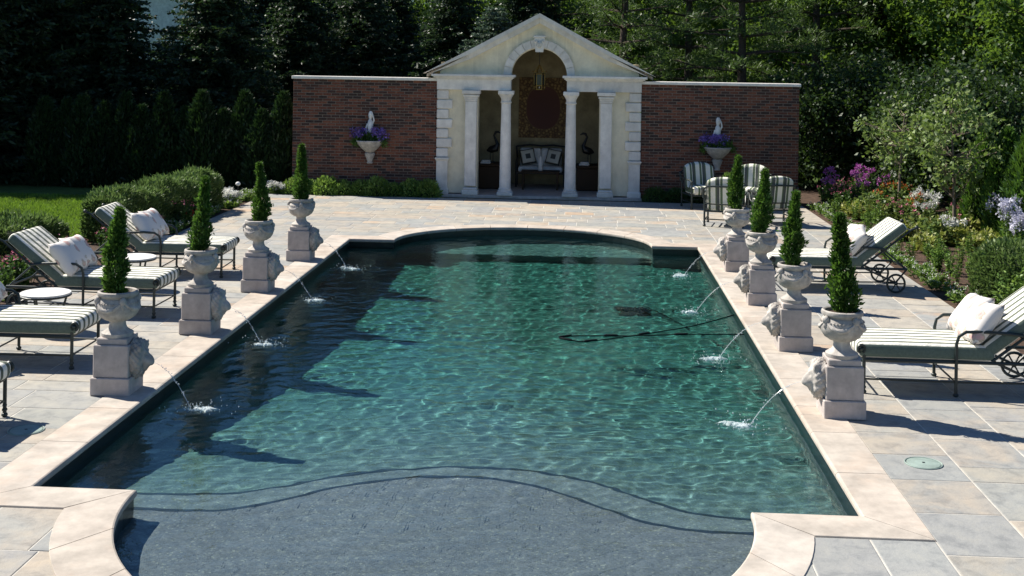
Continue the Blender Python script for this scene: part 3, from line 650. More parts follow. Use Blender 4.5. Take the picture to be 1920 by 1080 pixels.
# interior: hanging, settee, pillows, table, chests
def fx(x, y, z): return (CX + x, 28.9 + y, z)
tp = tag(MB().box((0, 0, 0), (1.26, .02, 1.55), .004).build('wall_tapestry', 'tapestry', None, loc=fx(0.03, 2.67, 2.0)), 'ornate brown and gold woven hanging with dark oval centre on pavilion back wall', 'tapestry')
ln = thing('lantern', 'dark brass hanging lantern in the pavilion arch', 'lantern', fx(-.01, .55, 0))
MB().tube([(0, 0, 3.12), (0, 0, 3.58)], .008, 6).build('chain', 'blackmetal', ln)
fr_ = MB()
for k in range(6):
    q_ = math.pi / 3 * k; cx_, cy_ = .125 * math.cos(q_), .125 * math.sin(q_)
    fr_.tube([(cx_, cy_, 2.53), (cx_, cy_, 2.9), (cx_ * .9, cy_ * .9, 2.95), (cx_ * .35, cy_ * .35, 3.06), (0, 0, 3.12)], .013, 6)
for z in (2.53, 2.62, 2.9): fr_.tube([(.13 * math.cos(math.pi / 3 * k), .13 * math.sin(math.pi / 3 * k), z) for k in range(6)], .014, 6, True)
for k in range(6): fr_.sphere((.16 * math.cos(math.pi / 3 * k), .16 * math.sin(math.pi / 3 * k), 2.96), .02, 8, 6)
fr_.build('frame', 'brass', ln, True)
for k in range(6):
    q_ = math.pi / 3 * (k + .5); MB().box((0, 0, 0), (.004, .105, .27), 0, 0, 0, Matrix.Rotation(q_, 4, 'Z')).build('pane', 'glass', ln, loc=(.108 * math.cos(q_), .108 * math.sin(q_), 2.76))
MB().lathe([(.012, 2.55), (.012, 2.72), (.02, 2.73), (.004, 2.78)], 8).build('candle', 'white', ln)
st = thing('settee', 'cream cushioned settee with dark frame inside the pavilion', 'sofa', fx(0, 2.1, .04))
me = weld(rbox((1.12, .55, .14), .05, 5, .02).mesh('seat_cushion', ['white', 'white'], True)); link('seat_cushion', me, st, (0, 0, .44))
for s in (-1, 1):
    me = weld(rbox((.53, .14, .46), .06, 4).mesh('back_cushion', ['white', 'white'], True)); link('back_cushion', me, st, (s * .27, .25, .72))
    MB().tube([(s * .60, -.27, 0), (s * .60, -.27, .62), (s * .60, .0, .66), (s * .60, .27, .68), (s * .63, .33, .98)], .025, 8).build('arm', 'blackmetal', st, True)
    MB().tube([(s * .60, .27, 0), (s * .60, .27, .68)], .022, 8).build('leg', 'blackmetal', st, True)
MB().tube([(-.63, .33, .98), (-.3, .34, 1.02), (0, .34, 1.0), (.3, .34, 1.02), (.63, .33, .98)], .022, 8).build('back_rail', 'blackmetal', st, True)
MB().box((0, 0, .35), (1.2, .58, .05), .01).build('seat_frame', 'blackmetal', st)
def pillow_mesh(w, h, th, mat):
    mb = MB(); N_ = 12; ids = {}
    for sgn in (1, -1):
        for i in range(N_ + 1):
            for j in range(N_ + 1):
                u, v = 2 * i / N_ - 1, 2 * j / N_ - 1; k = max(0, (1 - u ** 4) * (1 - v ** 4)) ** .55
                pin = 1 - .10 * (1 - abs(u) ** 2) * abs(v) ** 3 ; pin2 = 1 - .10 * (1 - abs(v) ** 2) * abs(u) ** 3
                mb.v.append((u * w / 2 * pin2, sgn * th / 2 * k, v * h / 2 * pin))
        o = 0 if sgn == 1 else (N_ + 1) ** 2
        for i in range(N_):
            for j in range(N_): mb.f.append((o + i * (N_ + 1) + j, o + (i + 1) * (N_ + 1) + j, o + (i + 1) * (N_ + 1) + j + 1, o + i * (N_ + 1) + j + 1)); mb.mi.append(0)
    return weld(mb.mesh('pillow', mat, 'all'))
mt, n, l, b = nt('framed_pillow'); M['framed'] = mt
s_ = n.new('ShaderNodeSeparateXYZ'); l.new(n.new('ShaderNodeTexCoord').outputs['Object'], s_.inputs[0])
mx_ = math_(n, l, 'MAXIMUM', math_(n, l, 'ABSOLUTE', s_.outputs[0]), math_(n, l, 'ABSOLUTE', s_.outputs[2])); r = ramp(n, [(0, (.05, .05, .04)), (.06, (.6, .57, .48)), (.16, (.06, .06, .05)), (.19, (.6, .57, .48))], 'CONSTANT'); l.new(mx_, r.inputs[0]); l.new(r.outputs[0], b.inputs['Base Color'])
pm = pillow_mesh(.42, .42, .16, 'framed')
for s in (-1, 1):
    o = link('pillow', pm, None, fx(s * .33, 2.12, .78)); o.rotation_euler = (R_(-18), R_(s * 10), R_(s * -14)); tag(o, ('cream pillow with dark border on the left end of the settee', 'cream pillow with dark border on the right end of the settee')[s > 0], 'pillow')
tb_ = thing('low_table', 'dark low table in front of the settee in the pavilion', 'table', fx(.02, 1.45, .035))
MB().box((0, 0, .44), (.95, .5, .035), .008).build('table_top', 'wicker', tb_)
for sx_ in (-.42, .42):
    for sy_ in (-.2, .2): MB().box((sx_, sy_, .21), (.05, .05, .42), .006).build('leg', 'wicker', tb_)
tag(MB().lathe([(.045, 0), (.06, .02), (.05, .10), (.06, .16), (.055, .26), (.03, .30), (.035, .34), (.028, .36)], 18).build('vase', 'white', None, True, fx(.02, 1.4, .496)), 'slim white vase on the low table in the pavilion', 'vase')
for s in (-1, 1):
    c_ = thing('wicker_chest', ('dark wicker chest inside the pavilion, behind the left opening', 'dark wicker chest inside the pavilion, behind the right opening')[s > 0], 'chest', fx(s * 1.22, 1.6, .035))
    MB().box((0, 0, .28), (.62, .8, .55), .03).build('body', 'wicker', c_); MB().box((0, 0, .585), (.66, .84, .06), .02).build('lid', 'wicker', c_)
    b_ = thing('bird_sculpture', ('dark long necked bird sculpture on the left wicker chest', 'dark long necked bird sculpture on the right wicker chest')[s > 0], 'sculpture', fx(s * 1.22, 1.7, .65))
    bd = MB(); path = [(-.12, 0, .30), (-.02, 0, .32), (.10, 0, .36), (.15, 0, .46), (.10, 0, .58), (.06, 0, .68), (.10, 0, .76), (.16, 0, .77), (.24, 0, .73)]; bd.tube([(-s * p[0], p[1], p[2]) for p in path], [.02, .09, .10, .05, .032, .028, .035, .03, .006], 10); bd.build('body', 'blackmetal', b_, True)
    for lx in (-.03, .04): MB().tube([(lx, 0, .01), (lx, 0, .30)], .009, 6).build('leg', 'blackmetal', b_)
    MB().lathe([(.12, 0), (.12, .02), (.08, .03)], 16).build('base', 'blackmetal', b_)
    o = MB().box((0, 0, 0), (.26, .2, .05), .02).box((.01, .01, .045), (.22, .18, .035), .015).build('folded_towel', 'white', None, loc=fx(s * 1.22 - .12, 1.35, .675)); tag(o, ('folded pale towel on the left wicker chest', 'folded pale towel on the right wicker chest')[s > 0], 'towel')

# ================================================================== LION PEDESTALS, URNS, TOPIARIES, JETS
def lion_mesh():
    U, V = 72, 48; vs = []
    def gs(d, c, w): return math.exp(-((1 - d.dot(Vector(c).normalized())) / w))
    for j in range(V + 1):
        th = math.pi * j / V
        for i in range(U):
            ph = 2 * math.pi * i / U; d = Vector((math.sin(th) * math.cos(ph), math.sin(th) * math.sin(ph), math.cos(th)))
            f_ = max(0, d.x); ang = math.atan2(d.z, d.y); r_ = .115
            mane = 1 / (1 + math.exp((d.x - .62) * 16))
            r_ += mane * (.028 + .006 * math.sin(ang * 11 + 9 * d.x + 2 * math.sin(3 * ang)) + .005 * math.sin(ang * 19 - 17 * d.x) + .004 * math.sin(ang * 31 + 25 * d.x))
            r_ += .062 * gs(d, (1, 0, -.30), .05) + .026 * gs(d, (1, 0, -.02), .03) + .018 * gs(d, (1, 0, -.75), .04)
            r_ += .016 * (gs(d, (1, .33, .38), .025) + gs(d, (1, -.33, .38), .025)) - .020 * (gs(d, (1, .30, .14), .012) + gs(d, (1, -.30, .14), .012))
            r_ += .014 * (gs(d, (1, .4, -.15), .03) + gs(d, (1, -.4, -.15), .03)) - .045 * gs(d, (1, 0, -.52), .008)
            r_ += .03 * (gs(d, (.6, .75, .75), .02) + gs(d, (.6, -.75, .75), .02)); zz = d.z * r_ * (1.18 if d.z > 0 else 1.42)
            vs.append((max(d.x * r_ * .95, -.03), d.y * r_ * 1.02, zz))
    mb = MB().add(vs, [(j * U + i, j * U + (i + 1) % U, (j + 1) * U + (i + 1) % U, (j + 1) * U + i) for j in range(V) for i in range(U)])
    return weld(mb.mesh('lion_head', 'carved', 'all'))
LION = lion_mesh()
ped_base = MB().box((0, 0, .085), (.385, .385, .17), .008).mesh('plinth', 'limestone'); ped_body = MB().box((0, 0, .325), (.345, .345, .31), .008).mesh('block', 'limestone'); ped_cap = MB().box((0, 0, .51), (.30, .30, .06), .008).mesh('cap', 'limestone')
urn_foot = MB().lathe([(.145, .54), (.15, .55), (.15, .575), (.125, .59), (.095, .61), (.08, .64), (.075, .67), (.085, .69), (.10, .70)], 32).mesh('foot', 'carved', True, True)
urn_bowl = MB().lathe([(.07, .69), (.12, .70), (.165, .73), (.195, .775), (.205, .82), (.20, .86), (.185, .89), (.175, .905), (.165, .91), (.17, .925), (.19, .935), (.195, .95), (.19, .97), (.175, .978), (.16, .97), (.155, .95), (.15, .93)], 40).mesh('bowl', 'carved', True, True)
sw = MB()
for k in range(4):
    a0 = math.pi / 2 * k + math.pi / 4
    path = [(.203 * math.cos(a0 + t * math.pi / 2), .203 * math.sin(a0 + t * math.pi / 2), .895 - .085 * (1 - (2 * t - 1) ** 2)) for t in np.linspace(0, 1, 13)]
    path = [((x_ * (.187 + (.2 - .187) * (1 - abs(2 * i / 12 - 1))) / .203), (y_ * (.187 + .014 * (1 - abs(2 * i / 12 - 1))) / .203), z_) for i, (x_, y_, z_) in enumerate(path)]
    sw.tube(path, [.014 + .010 * (1 - (2 * i / 12 - 1) ** 2) for i in range(13)], 8)
    sw.sphere((.19 * math.cos(a0), .19 * math.sin(a0), .895), .034, 10, 8, (1, 1, 1.2)); sw.sphere((.195 * math.cos(a0), .195 * math.sin(a0), .845), .022, 8, 6, (1, 1, 1.6))
for k in range(40): sw.sphere((.198 * math.cos(k * math.pi / 20), .198 * math.sin(k * math.pi / 20), .872), .0085, 6, 4)
urn_swag = lumpy(sw, 2, .002).mesh('garland', 'carved', True, True); urn_soil = MB().lathe([(.15, .94), (.1, .95), (.0, .955)], 24).mesh('soil', 'soil')
def topiary_mesh(seed):
    global rng
    n_ = 4300; z = rng.uniform(0, 1, n_) ** 1.1; ang = rng.uniform(0, 2 * math.pi, n_)
    R = .086 * np.where(z < .25, .5 + .5 * (z / .25) ** .6, (1 - ((z - .25) / .75)) ** 1.05) + .012
    R = R * (1 + .24 * np.sin(2 * ang + 7 * z + 3 * seed) + .22 * np.sin(3 * ang - 15 * z + 2 * seed) + .20 * np.sin(ang + 21 * z + 5 * seed) + .12 * np.sin(5 * ang + 37 * z)); rr = R * rng.uniform(.25, 1.15, n_) ** .5 * np.where(rng.random(n_) < .05, 1.3, 1)
    lean = .035 * np.sin(z * 2.4 + seed)
    P = np.stack([rr * np.cos(ang) + lean, rr * np.sin(ang), z * .87], 1); D_ = unit(np.stack([np.cos(ang) * .55, np.sin(ang) * .55, np.full(n_, .85)], 1) + rng.normal(size=(n_, 3)) * .45); s = rng.uniform(.6, 1.25, n_)
    return cards_mesh('foliage', P, D_, .056 * s, .021 * s, 'thujabright')
TOP = [topiary_mesh(k) for k in (1, 2.3, 4.1, 5.7)]
stem = MB().tube([(0, 0, -.01), (0, 0, .45), (.01, 0, .85)], [.016, .012, .004], 8).mesh('trunk', 'bark')
ordn = ('nearest the camera', 'second from the camera', 'third from the camera', 'farthest from the camera'); sides = ('left', 'right')
def jet(p0, p1, label):
    t = thing('water_jet', label, 'water jet', (p1.x, p1.y, WZ), 0, 'water jets from the lion heads'); q0 = p0 - Vector((p1.x, p1.y, WZ)); n_ = 26; pts = []
    vz = -(q0.z - .5 * 9.81 * .0) ; T_ = .30; v0 = (0 - q0.z + .5 * 9.81 * T_ * T_) / T_
    for i in range(n_ + 1):
        s = i / n_ * T_; pts.append((q0.x * (1 - i / n_), q0.y * (1 - i / n_), q0.z + v0 * s - .5 * 9.81 * s * s))
    r_ = random.Random(label)
    MB().tube(pts, [(.0018 + .0016 * i / n_) * r_.uniform(.7, 1.35) for i in range(n_ + 1)], 6).build('stream', 'foam', t, True)
    dr = MB()
    for k in range(34):
        i = r_.randint(8, n_); p = pts[i]; dr.sphere((p[0] + r_.gauss(0, .008), p[1] + r_.gauss(0, .008), p[2] + r_.gauss(0, .008)), r_.uniform(.003, .008), 5, 4)
    dx = -1 if q0.x > 0 else 1
    for k in range(100):
        a_ = r_.uniform(0, 6.28); d_ = abs(r_.gauss(0, .17)); dr.sphere((d_ * math.cos(a_) * 1.1 + dx * .06, d_ * math.sin(a_), max(.004, r_.gauss(.012, .02))), r_.uniform(.003, .008), 5, 4)
    stuff(dr.build('droplets', 'foam', t, True))
    sp = MB(); U = 28
    for k in range(4):
        cx_, cy_ = r_.gauss(dx * .05, .06), r_.gauss(0, .05); R0 = r_.uniform(.02, .05)
        rings_ = [(R0 * s_ * 1.0, hh) for s_, hh in ((1, .002), (.85, .012), (.55, .02), (.2, .024))]; vs = []
        for rr, hh in rings_:
            for i in range(U): q_ = 2 * math.pi * i / U; w = rr * (1 + .35 * math.sin(3 * q_ + k) + .25 * math.sin(7 * q_ + 2 * k)); vs.append((cx_ + w * math.cos(q_) * 1.5, cy_ + w * math.sin(q_), hh + r_.uniform(-.006, .006)))
        sp.add(vs, [(a_ * U + i, a_ * U + (i + 1) % U, (a_ + 1) * U + (i + 1) % U, (a_ + 1) * U + i) for a_ in range(3) for i in range(U)] + [tuple(3 * U + i for i in range(U))])
    stuff(sp.build('splash', 'foam', t, True))
for sd_, (x, s) in enumerate(((-4.445, 1), (2.47, -1))):
    for k in range(4):
        y = 11.64 + 2.59 * k
        t = thing('lion_pedestal', f'stone pedestal with lion head, {sides[sd_]} side of pool, {ordn[k]}', 'pedestal', (x, y, .006), 0, 'lion pedestals along the pool')
        link('plinth', ped_base, t); bl = link('block', ped_body, t); link('cap', ped_cap, t)
        link('lion_head', LION, t, (s * .19, 0, .345), 0 if s > 0 else math.pi)
        u = thing('urn', f'carved stone urn on the {sides[sd_]} pedestal {ordn[k]}', 'urn', (x, y, .006), random.uniform(0, 1.5), 'urns on the lion pedestals')
        link('foot', urn_foot, u); bw = link('bowl', urn_bowl, u); link('garland', urn_swag, bw); link('soil', urn_soil, u)
        tp = thing('topiary', f'upright evergreen topiary in the {sides[sd_]} urn {ordn[k]}', 'topiary', (x, y, .955), random.uniform(0, 6), 'topiaries in the urns')
        sc_ = random.uniform(.88, 1.05); link('foliage', TOP[(k + sd_) % 4], tp, None, random.uniform(0, 6), (sc_ * random.uniform(.95, 1.15), sc_ * 1.05, sc_)); link('trunk', stem, tp)
        sx_, sy_ = SPLASH[sd_ * 4 + k]
        jet(Vector((x + s * .31, y, .30)), Vector((sx_, sy_, WZ)), f'thin water jet from the lion head, {sides[sd_]} side, {ordn[k]}')

# ================================================================== LOUNGERS
def make_lounger():
    t = thing('sun_lounger', '-', 'lounger')
    W = .78; BA = R_(38); hx, hz = 1.32, .42
    me = weld(rbox((1.34, W, .15), .055, 7, .012).mesh('seat_cushion', ['stripe', 'boxing'], True)); link('seat_cushion', me, t, (.67, 0, .425))
    o = link('back_cushion', weld(rbox((.86, W, .14), .055, 7, .012).mesh('back_cushion', ['stripe', 'boxing'], True)), t, (hx + .40 * math.cos(BA) - .05, 0, hz + .40 * math.sin(BA) + .03)); o.rotation_euler[1] = -BA
    rl = MB()
    for s in (-1, 1): rl.tube([(.06, s * .37, .335), (1.95, s * .37, .335)], .018, 8)
    for x_ in (.06, .5, .95, 1.35): rl.tube([(x_, -.37, .335), (x_, .37, .335)], .014, 6)
    rl.build('frame', 'green_metal', t, True)
    bf = MB(); e_ = Vector((math.cos(BA), 0, math.sin(BA)))
    for s in (-1, 1):
        b0 = Vector((hx - .02, s * .37, .35)); bf.tube([b0, b0 + e_ * .9, b0 + e_ * .93 + Vector((.03, 0, .0))], .016, 8); bf.sphere(b0 + e_ * .95 + Vector((.03, 0, 0)), .03, 8, 6)
    for q_ in (.2, .55, .88): bf.tube([Vector((hx - .02, -.37, .35)) + e_ * q_, Vector((hx - .02, .37, .35)) + e_ * q_], .012, 6)
    bf.build('backrest_frame', 'green_metal', t, True)
    MB().tube([(1.95, -.3, .33), (1.62, -.3, .62)], .012, 6).tube([(1.95, .3, .33), (1.62, .3, .62)], .012, 6).tube([(1.95, -.36, .335), (1.95, .36, .335)], .014, 6).build('back_prop', 'green_metal', t, True)
    for s in (-1, 1):
        lg = MB().tube([(.06, s * .37, .0), (.06, s * .37, .40)], .018, 8)
        for z, r_ in ((.015, .030), (.06, .026), (.10, .022)): lg.sphere((.06, s * .37, z), r_, 8, 6, (1, 1, .7))
        lg.tube([(.03 + .035 * math.cos(q_), s * .385, .44 + .04 * math.sin(q_)) for q_ in np.linspace(-1.2, 4.4, 12)], .014, 6); lg.sphere((.03, s * .385, .44), .022, 8, 6)
        lg.build('leg', 'green_metal', t, True)
        am = MB().tube([(.95, s * .40, .0), (.95, s * .40, .52), (.97, s * .41, .60), (1.04, s * .41, .645), (1.2, s * .41, .65), (1.45, s * .41, .64), (1.62, s * .40, .62)], .017, 8); am.sphere((.95, s * .40, .016), .03, 8, 6, (1, 1, .7)); am.build('arm', 'green_metal', t, True)
        MB().tube([(.06, s * .37, .14), (.95, s * .395, .14)], .010, 6).tube([(.95, s * .395, .14), (1.75, s * .39, .15)], .010, 6).build('stretcher', 'green_metal', t, True)
        MB().tube([(1.35, s * .37, .335), (1.78, s * .40, .145)], .014, 6).tube([(1.95, s * .37, .335), (1.78, s * .40, .145)], .014, 6).build('wheel_bracket', 'green_metal', t, True)
        wh = MB().tube([(1.78 + .125 * math.cos(q_), s * .43, .14 + .125 * math.sin(q_)) for q_ in np.linspace(0, 2 * math.pi, 25)[:-1]], .016, 8, True); 
        for q_ in range(6): wh.tube([(1.78, s * .43, .14), (1.78 + .12 * math.cos(q_ * math.pi / 3), s * .43, .14 + .12 * math.sin(q_ * math.pi / 3))], .009, 6)
        wh.sphere((1.78, s * .43, .14), .03, 8, 6); wh.build('wheel', 'green_metal', t, True)
    for x_ in (.06, .95): MB().tube([(x_, -.37, .14), (x_, .37, .14)], .010, 6).build('stretcher', 'green_metal', t, True)
    return t
lp = make_lounger()
LG = [(-5.06, 10.36, 1, 'striped sun lounger cut off at the lower left corner, only its foot showing'), (-5.16, 12.76, 1, 'striped sun lounger cut by the left edge, beside the nearest left pedestal'), (-5.16, 15.24, 1, 'striped sun lounger with two pillows, left side, beside the round side table'), (-5.16, 18.02, 1, 'striped sun lounger farthest back on the left side, by the hedge'), (2.80, 12.78, 0, 'striped sun lounger cut by the right edge, nearest on the right side'), (2.74, 18.2, 0, 'striped sun lounger farther back on the right, its wheels showing')]
pmesh = pillow_mesh(.54, .50, .2, 'floral')
for i, (x, y, flip, lab) in enumerate(LG):
    place(lp, i == 0, (x, y, .006), (math.pi if flip else 0) + R_((0, 1.4, -1.1, 1.8, -.9, 1.5)[i]), lab, 'sun loungers round the pool')
    s = -1 if flip else 1
    if i == 0: continue
    for k, dy in enumerate((-.19, .19)):
        o = link('throw_pillow', pmesh, None, (x + s * (1.23 + .03 * k), y + dy, .70 + .006)); o.rotation_euler = (R_(random.uniform(-5, 5)), R_(12 * (1 - 2 * k)), 0)
        o.rotation_mode = 'XYZ'
        Mx = Matrix.Rotation(-s * R_(90), 4, 'Z') @ Matrix.Rotation(R_(-38), 4, 'X') @ Matrix.Rotation(R_(random.uniform(-14, 14)), 4, 'Y')
        o.rotation_euler = Mx.to_euler()
        tag(o, f'white floral pillow, {("nearer", "farther")[k]} of two on the {("", "lounger cut by the left edge", "left lounger beside the side table", "farthest left lounger", "nearest right lounger", "farther right lounger")[i]}', 'pillow', 'floral pillows on the loungers')
# side tables
def make_table():
    t = thing('side_table', '-', 'table'); MB().lathe([(.27, .43), (.285, .435), (.285, .455), (.27, .46), (.26, .458)], 36).build('table_top', 'white', t, True)
    MB().tube([(.28 * math.cos(q_), .28 * math.sin(q_), .425) for q_ in np.linspace(0, 2 * math.pi, 33)[:-1]], .014, 6, True).build('rim', 'green_metal', t, True)
    for k in range(3):
        q_ = k * 2.094 + .5; c_, s_ = math.cos(q_), math.sin(q_); MB().tube([(.24 * c_, .24 * s_, .42), (.20 * c_, .20 * s_, .28), (.17 * c_, .17 * s_, .15), (.25 * c_, .25 * s_, .02)], .014, 8).sphere((.25 * c_, .25 * s_, .02), .022, 8, 6).build('leg', 'green_metal', t, True)
    MB().tube([(.17 * math.cos(q_), .17 * math.sin(q_), .15) for q_ in np.linspace(0, 2 * math.pi, 25)[:-1]], .010, 6, True).build('ring_stretcher', 'green_metal', t, True)
    return t
tb0 = make_table(); place(tb0, True, (-6.22, 14.02, .006), 0, 'round white topped side table between the two nearer left loungers', 'round side tables'); place(tb0, False, (-6.12, 16.62, .006), .7, 'round white topped side table in front of the farthest left lounger', 'round side tables')

# ================================================================== ARMCHAIRS
def make_chair():
    """faces -Y... built facing +X, width along Y"""
    t = thing('armchair', '-', 'armchair')
    link('seat_cushion', weld(rbox((.62, .66, .17), .06, 6, .015).mesh('seat_cushion', ['chairstripe', 'chairstripe'], True)), t, (.05, 0, .40))
    bc = rbox((.17, .72, .58), .075, 9)
    def bend(p):
        x, y, z = p; x -= .10 * (y / .36) ** 2 * -1.0 + .22 * (z + .29) - .0; z -= .11 * (abs(y) / .36) ** 2.5 * (z + .29) / .58; return (x, y, z)
    bc.v = [bend(p) for p in bc.v]; link('back_cushion', weld(bc.mesh('back_cushion', ['chairstripe', 'chairstripe'], True)), t, (-.24, 0, .70))
    fr_ = MB().tube([(.33, -.36, .30), (.33, .36, .30), (-.32, .36, .30), (-.32, -.36, .30)], .018, 8, True); fr_.tube([(-.32, -.36, .14), (-.32, .36, .14)], .012, 6); fr_.tube([(.33, -.36, .14), (-.32, -.36, .14)], .012, 6).tube([(.33, .36, .14), (-.32, .36, .14)], .012, 6); fr_.build('seat_frame', 'green_metal', t, True)
    for sx_, sy_ in ((1, 1), (1, -1), (-1, 1), (-1, -1)):
        x_ = .33 if sx_ > 0 else -.32; lg = MB().tube([(x_, sy_ * .37, 0), (x_, sy_ * .37, .62 if sx_ > 0 else .58)], .02, 8); lg.sphere((x_, sy_ * .37, .02), .034, 8, 6, (1, 1, .7)).sphere((x_, sy_ * .37, .09), .028, 8, 6, (1, 1, .7)); lg.build('leg', 'green_metal', t, True)
    for s in (-1, 1):
        am = MB().tube([(.36, s * .38, .60), (.30, s * .40, .635), (.1, s * .41, .64), (-.15, s * .41, .64), (-.36, s * .40, .67), (-.43, s * .39, .76)], .02, 8); am.tube([(.33, s * .38, .62), (.20, s * .39, .45), (.05, s * .39, .40), (-.1, s * .39, .45), (-.25, s * .39, .62)], .011, 6).build('arm', 'green_metal', t, True)
    MB().tube([(-.36, -.39, .56), (-.37, -.39, .74), (-.44, -.30, .80), (-.46, 0, .81), (-.44, .30, .80), (-.37, .39, .74), (-.36, .39, .56)], .02, 8).tube([(-.38, -.38, .45), (-.40, 0, .45), (-.38, .38, .45)], .012, 6).build('back_rail', 'green_metal', t, True)
    return t
cp = make_chair()
for i, (x, y, rz, lab) in enumerate(((2.73, 27.55, -75, 'green and white striped armchair facing the camera, left one by the brick wall'), (3.76, 27.3, -105, 'green and white striped armchair facing the camera, right one by the brick wall'), (2.90, 24.72, 78, 'green and white striped armchair seen from behind, left one'), (3.90, 25.2, 100, 'green and white striped armchair seen from behind, right one'))):
    place(cp, i == 0, (x, y, .006), R_(rz), lab, 'striped armchairs in front of the brick wall')
ct = thing('coffee_table', 'dark round coffee table between the four striped armchairs', 'table', (3.3, 26.2, .006))
MB().lathe([(.40, .40), (.42, .41), (.42, .43), (.40, .44)], 32).build('table_top', 'green_metal', ct, True)
for k in range(4): MB().tube([(.34 * math.cos(k * 1.571 + .78), .34 * math.sin(k * 1.571 + .78), 0), (.3 * math.cos(k * 1.571 + .78), .3 * math.sin(k * 1.571 + .78), .41)], .018, 8).build('leg', 'green_metal', ct)
pt = thing('potted_plant', 'small leafy plant on the coffee table between the armchairs', 'plant', (3.12, 26.2, .446))
MB().lathe([(.06, 0), (.09, .08), (.10, .15), (.095, .16), (.08, .14)], 18).build('pot', 'carved', pt, True)
P, D_, L, W = leaf_clump(260, .14, .3, .09, .035, .13, 1.0); link('foliage', cards_mesh('foliage', P, D_, L, W, 'box'), pt)

# skimmer lids, hose, cleaner, path light
for x, y, lab in ((2.86, 10.28, 'round pale green skimmer lid in the paving on the right'), (-4.75, 10.36, 'round pale green skimmer lid in the paving on the left')):
    t = thing('skimmer_lid', lab, 'lid', (x, y, .006)); MB().lathe([(.135, -.004), (.135, .004), (.128, .006), (.0, .006)], 32).build('cover', 'lid', t, True)
    MB().tube([(.148 * math.cos(q_), .148 * math.sin(q_), .001) for q_ in np.linspace(0, 2 * math.pi, 33)[:-1]], .006, 6, True).build('ring', 'lid', t, True); MB().lathe([(.012, .005), (.012, .009)], 10).build('screw', 'blackmetal', t)
hz = thing('pool_hose', 'black floating cleaner hose with floats on the right of the pool', 'hose', (2.0, 16.6, WZ))
def spl(pts, n_=60):
    P = np.array(pts, float); t_ = np.linspace(0, len(P) - 1, n_); out = np.stack([np.interp(t_, range(len(P)), P[:, k]) for k in range(P.shape[1])], 1)
    for _ in range(10): out[1:-1] = (out[:-2] + 2 * out[1:-1] + out[2:]) / 4
    return out
hp = spl([(2.11, 16.69), (1.48, 15.88), (.67, 15.24), (.25, 14.95), (.05, 14.85), (-.1, 14.92), (-.25, 15.02), (-.1, 15.14), (.18, 15.19), (.67, 15.24), (1.37, 15.42), (2.08, 15.5)], 110)
MB().tube([(x - 2.0, y - 16.6, .004) for x, y in hp], .008, 8).build('hose', 'hose', hz, True)
for k in (18, 34, 52, 66, 84, 98):
    a_, b_ = hp[k], hp[k + 2]; d_ = (b_ - a_) / np.linalg.norm(b_ - a_) * .09; MB().tube([(a_[0] - d_[0] * f_ - 2.0, a_[1] - d_[1] * f_ - 16.6, .006) for f_ in (-1, -.8, .8, 1)], [.010, .019, .019, .010], 10).build('float', 'hose', hz, True)
pc = thing('pool_cleaner', 'dark pool cleaner on the pool floor, right of centre', 'pool cleaner', (.80, 18.0, -1.40))
MB().box((0, 0, .14), (.36, .30, .16), .05).box((0, 0, .23), (.22, .2, .06), .02).build('body', 'hose', pc, True)
for sx_ in (-.14, .14):
    for sy_ in (-.18, .18): MB().lathe([(.03, -.03), (.09, -.03), (.09, .03), (.03, .03)], 16, (sx_, sy_, .09), axis='Y').build('wheel', 'hose', pc, True)
MB().tube([(0, 0, .25), (.1, .05, .5), (.3, -.7, .8), (.45, -1.7, 1.26)], .013, 8).build('hose_end', 'hose', pc, True)
plt_ = thing('path_light', 'small white globe path light in the left flower bed', 'path light', (-7.62, 27.0, -.03)); MB().tube([(0, 0, 0), (0, 0, .36)], .012, 8).build('post', 'blackmetal', plt_); MB().sphere((0, 0, .40), .055, 14, 10, (1, 1, .85)).build('globe', 'white', plt_, True)

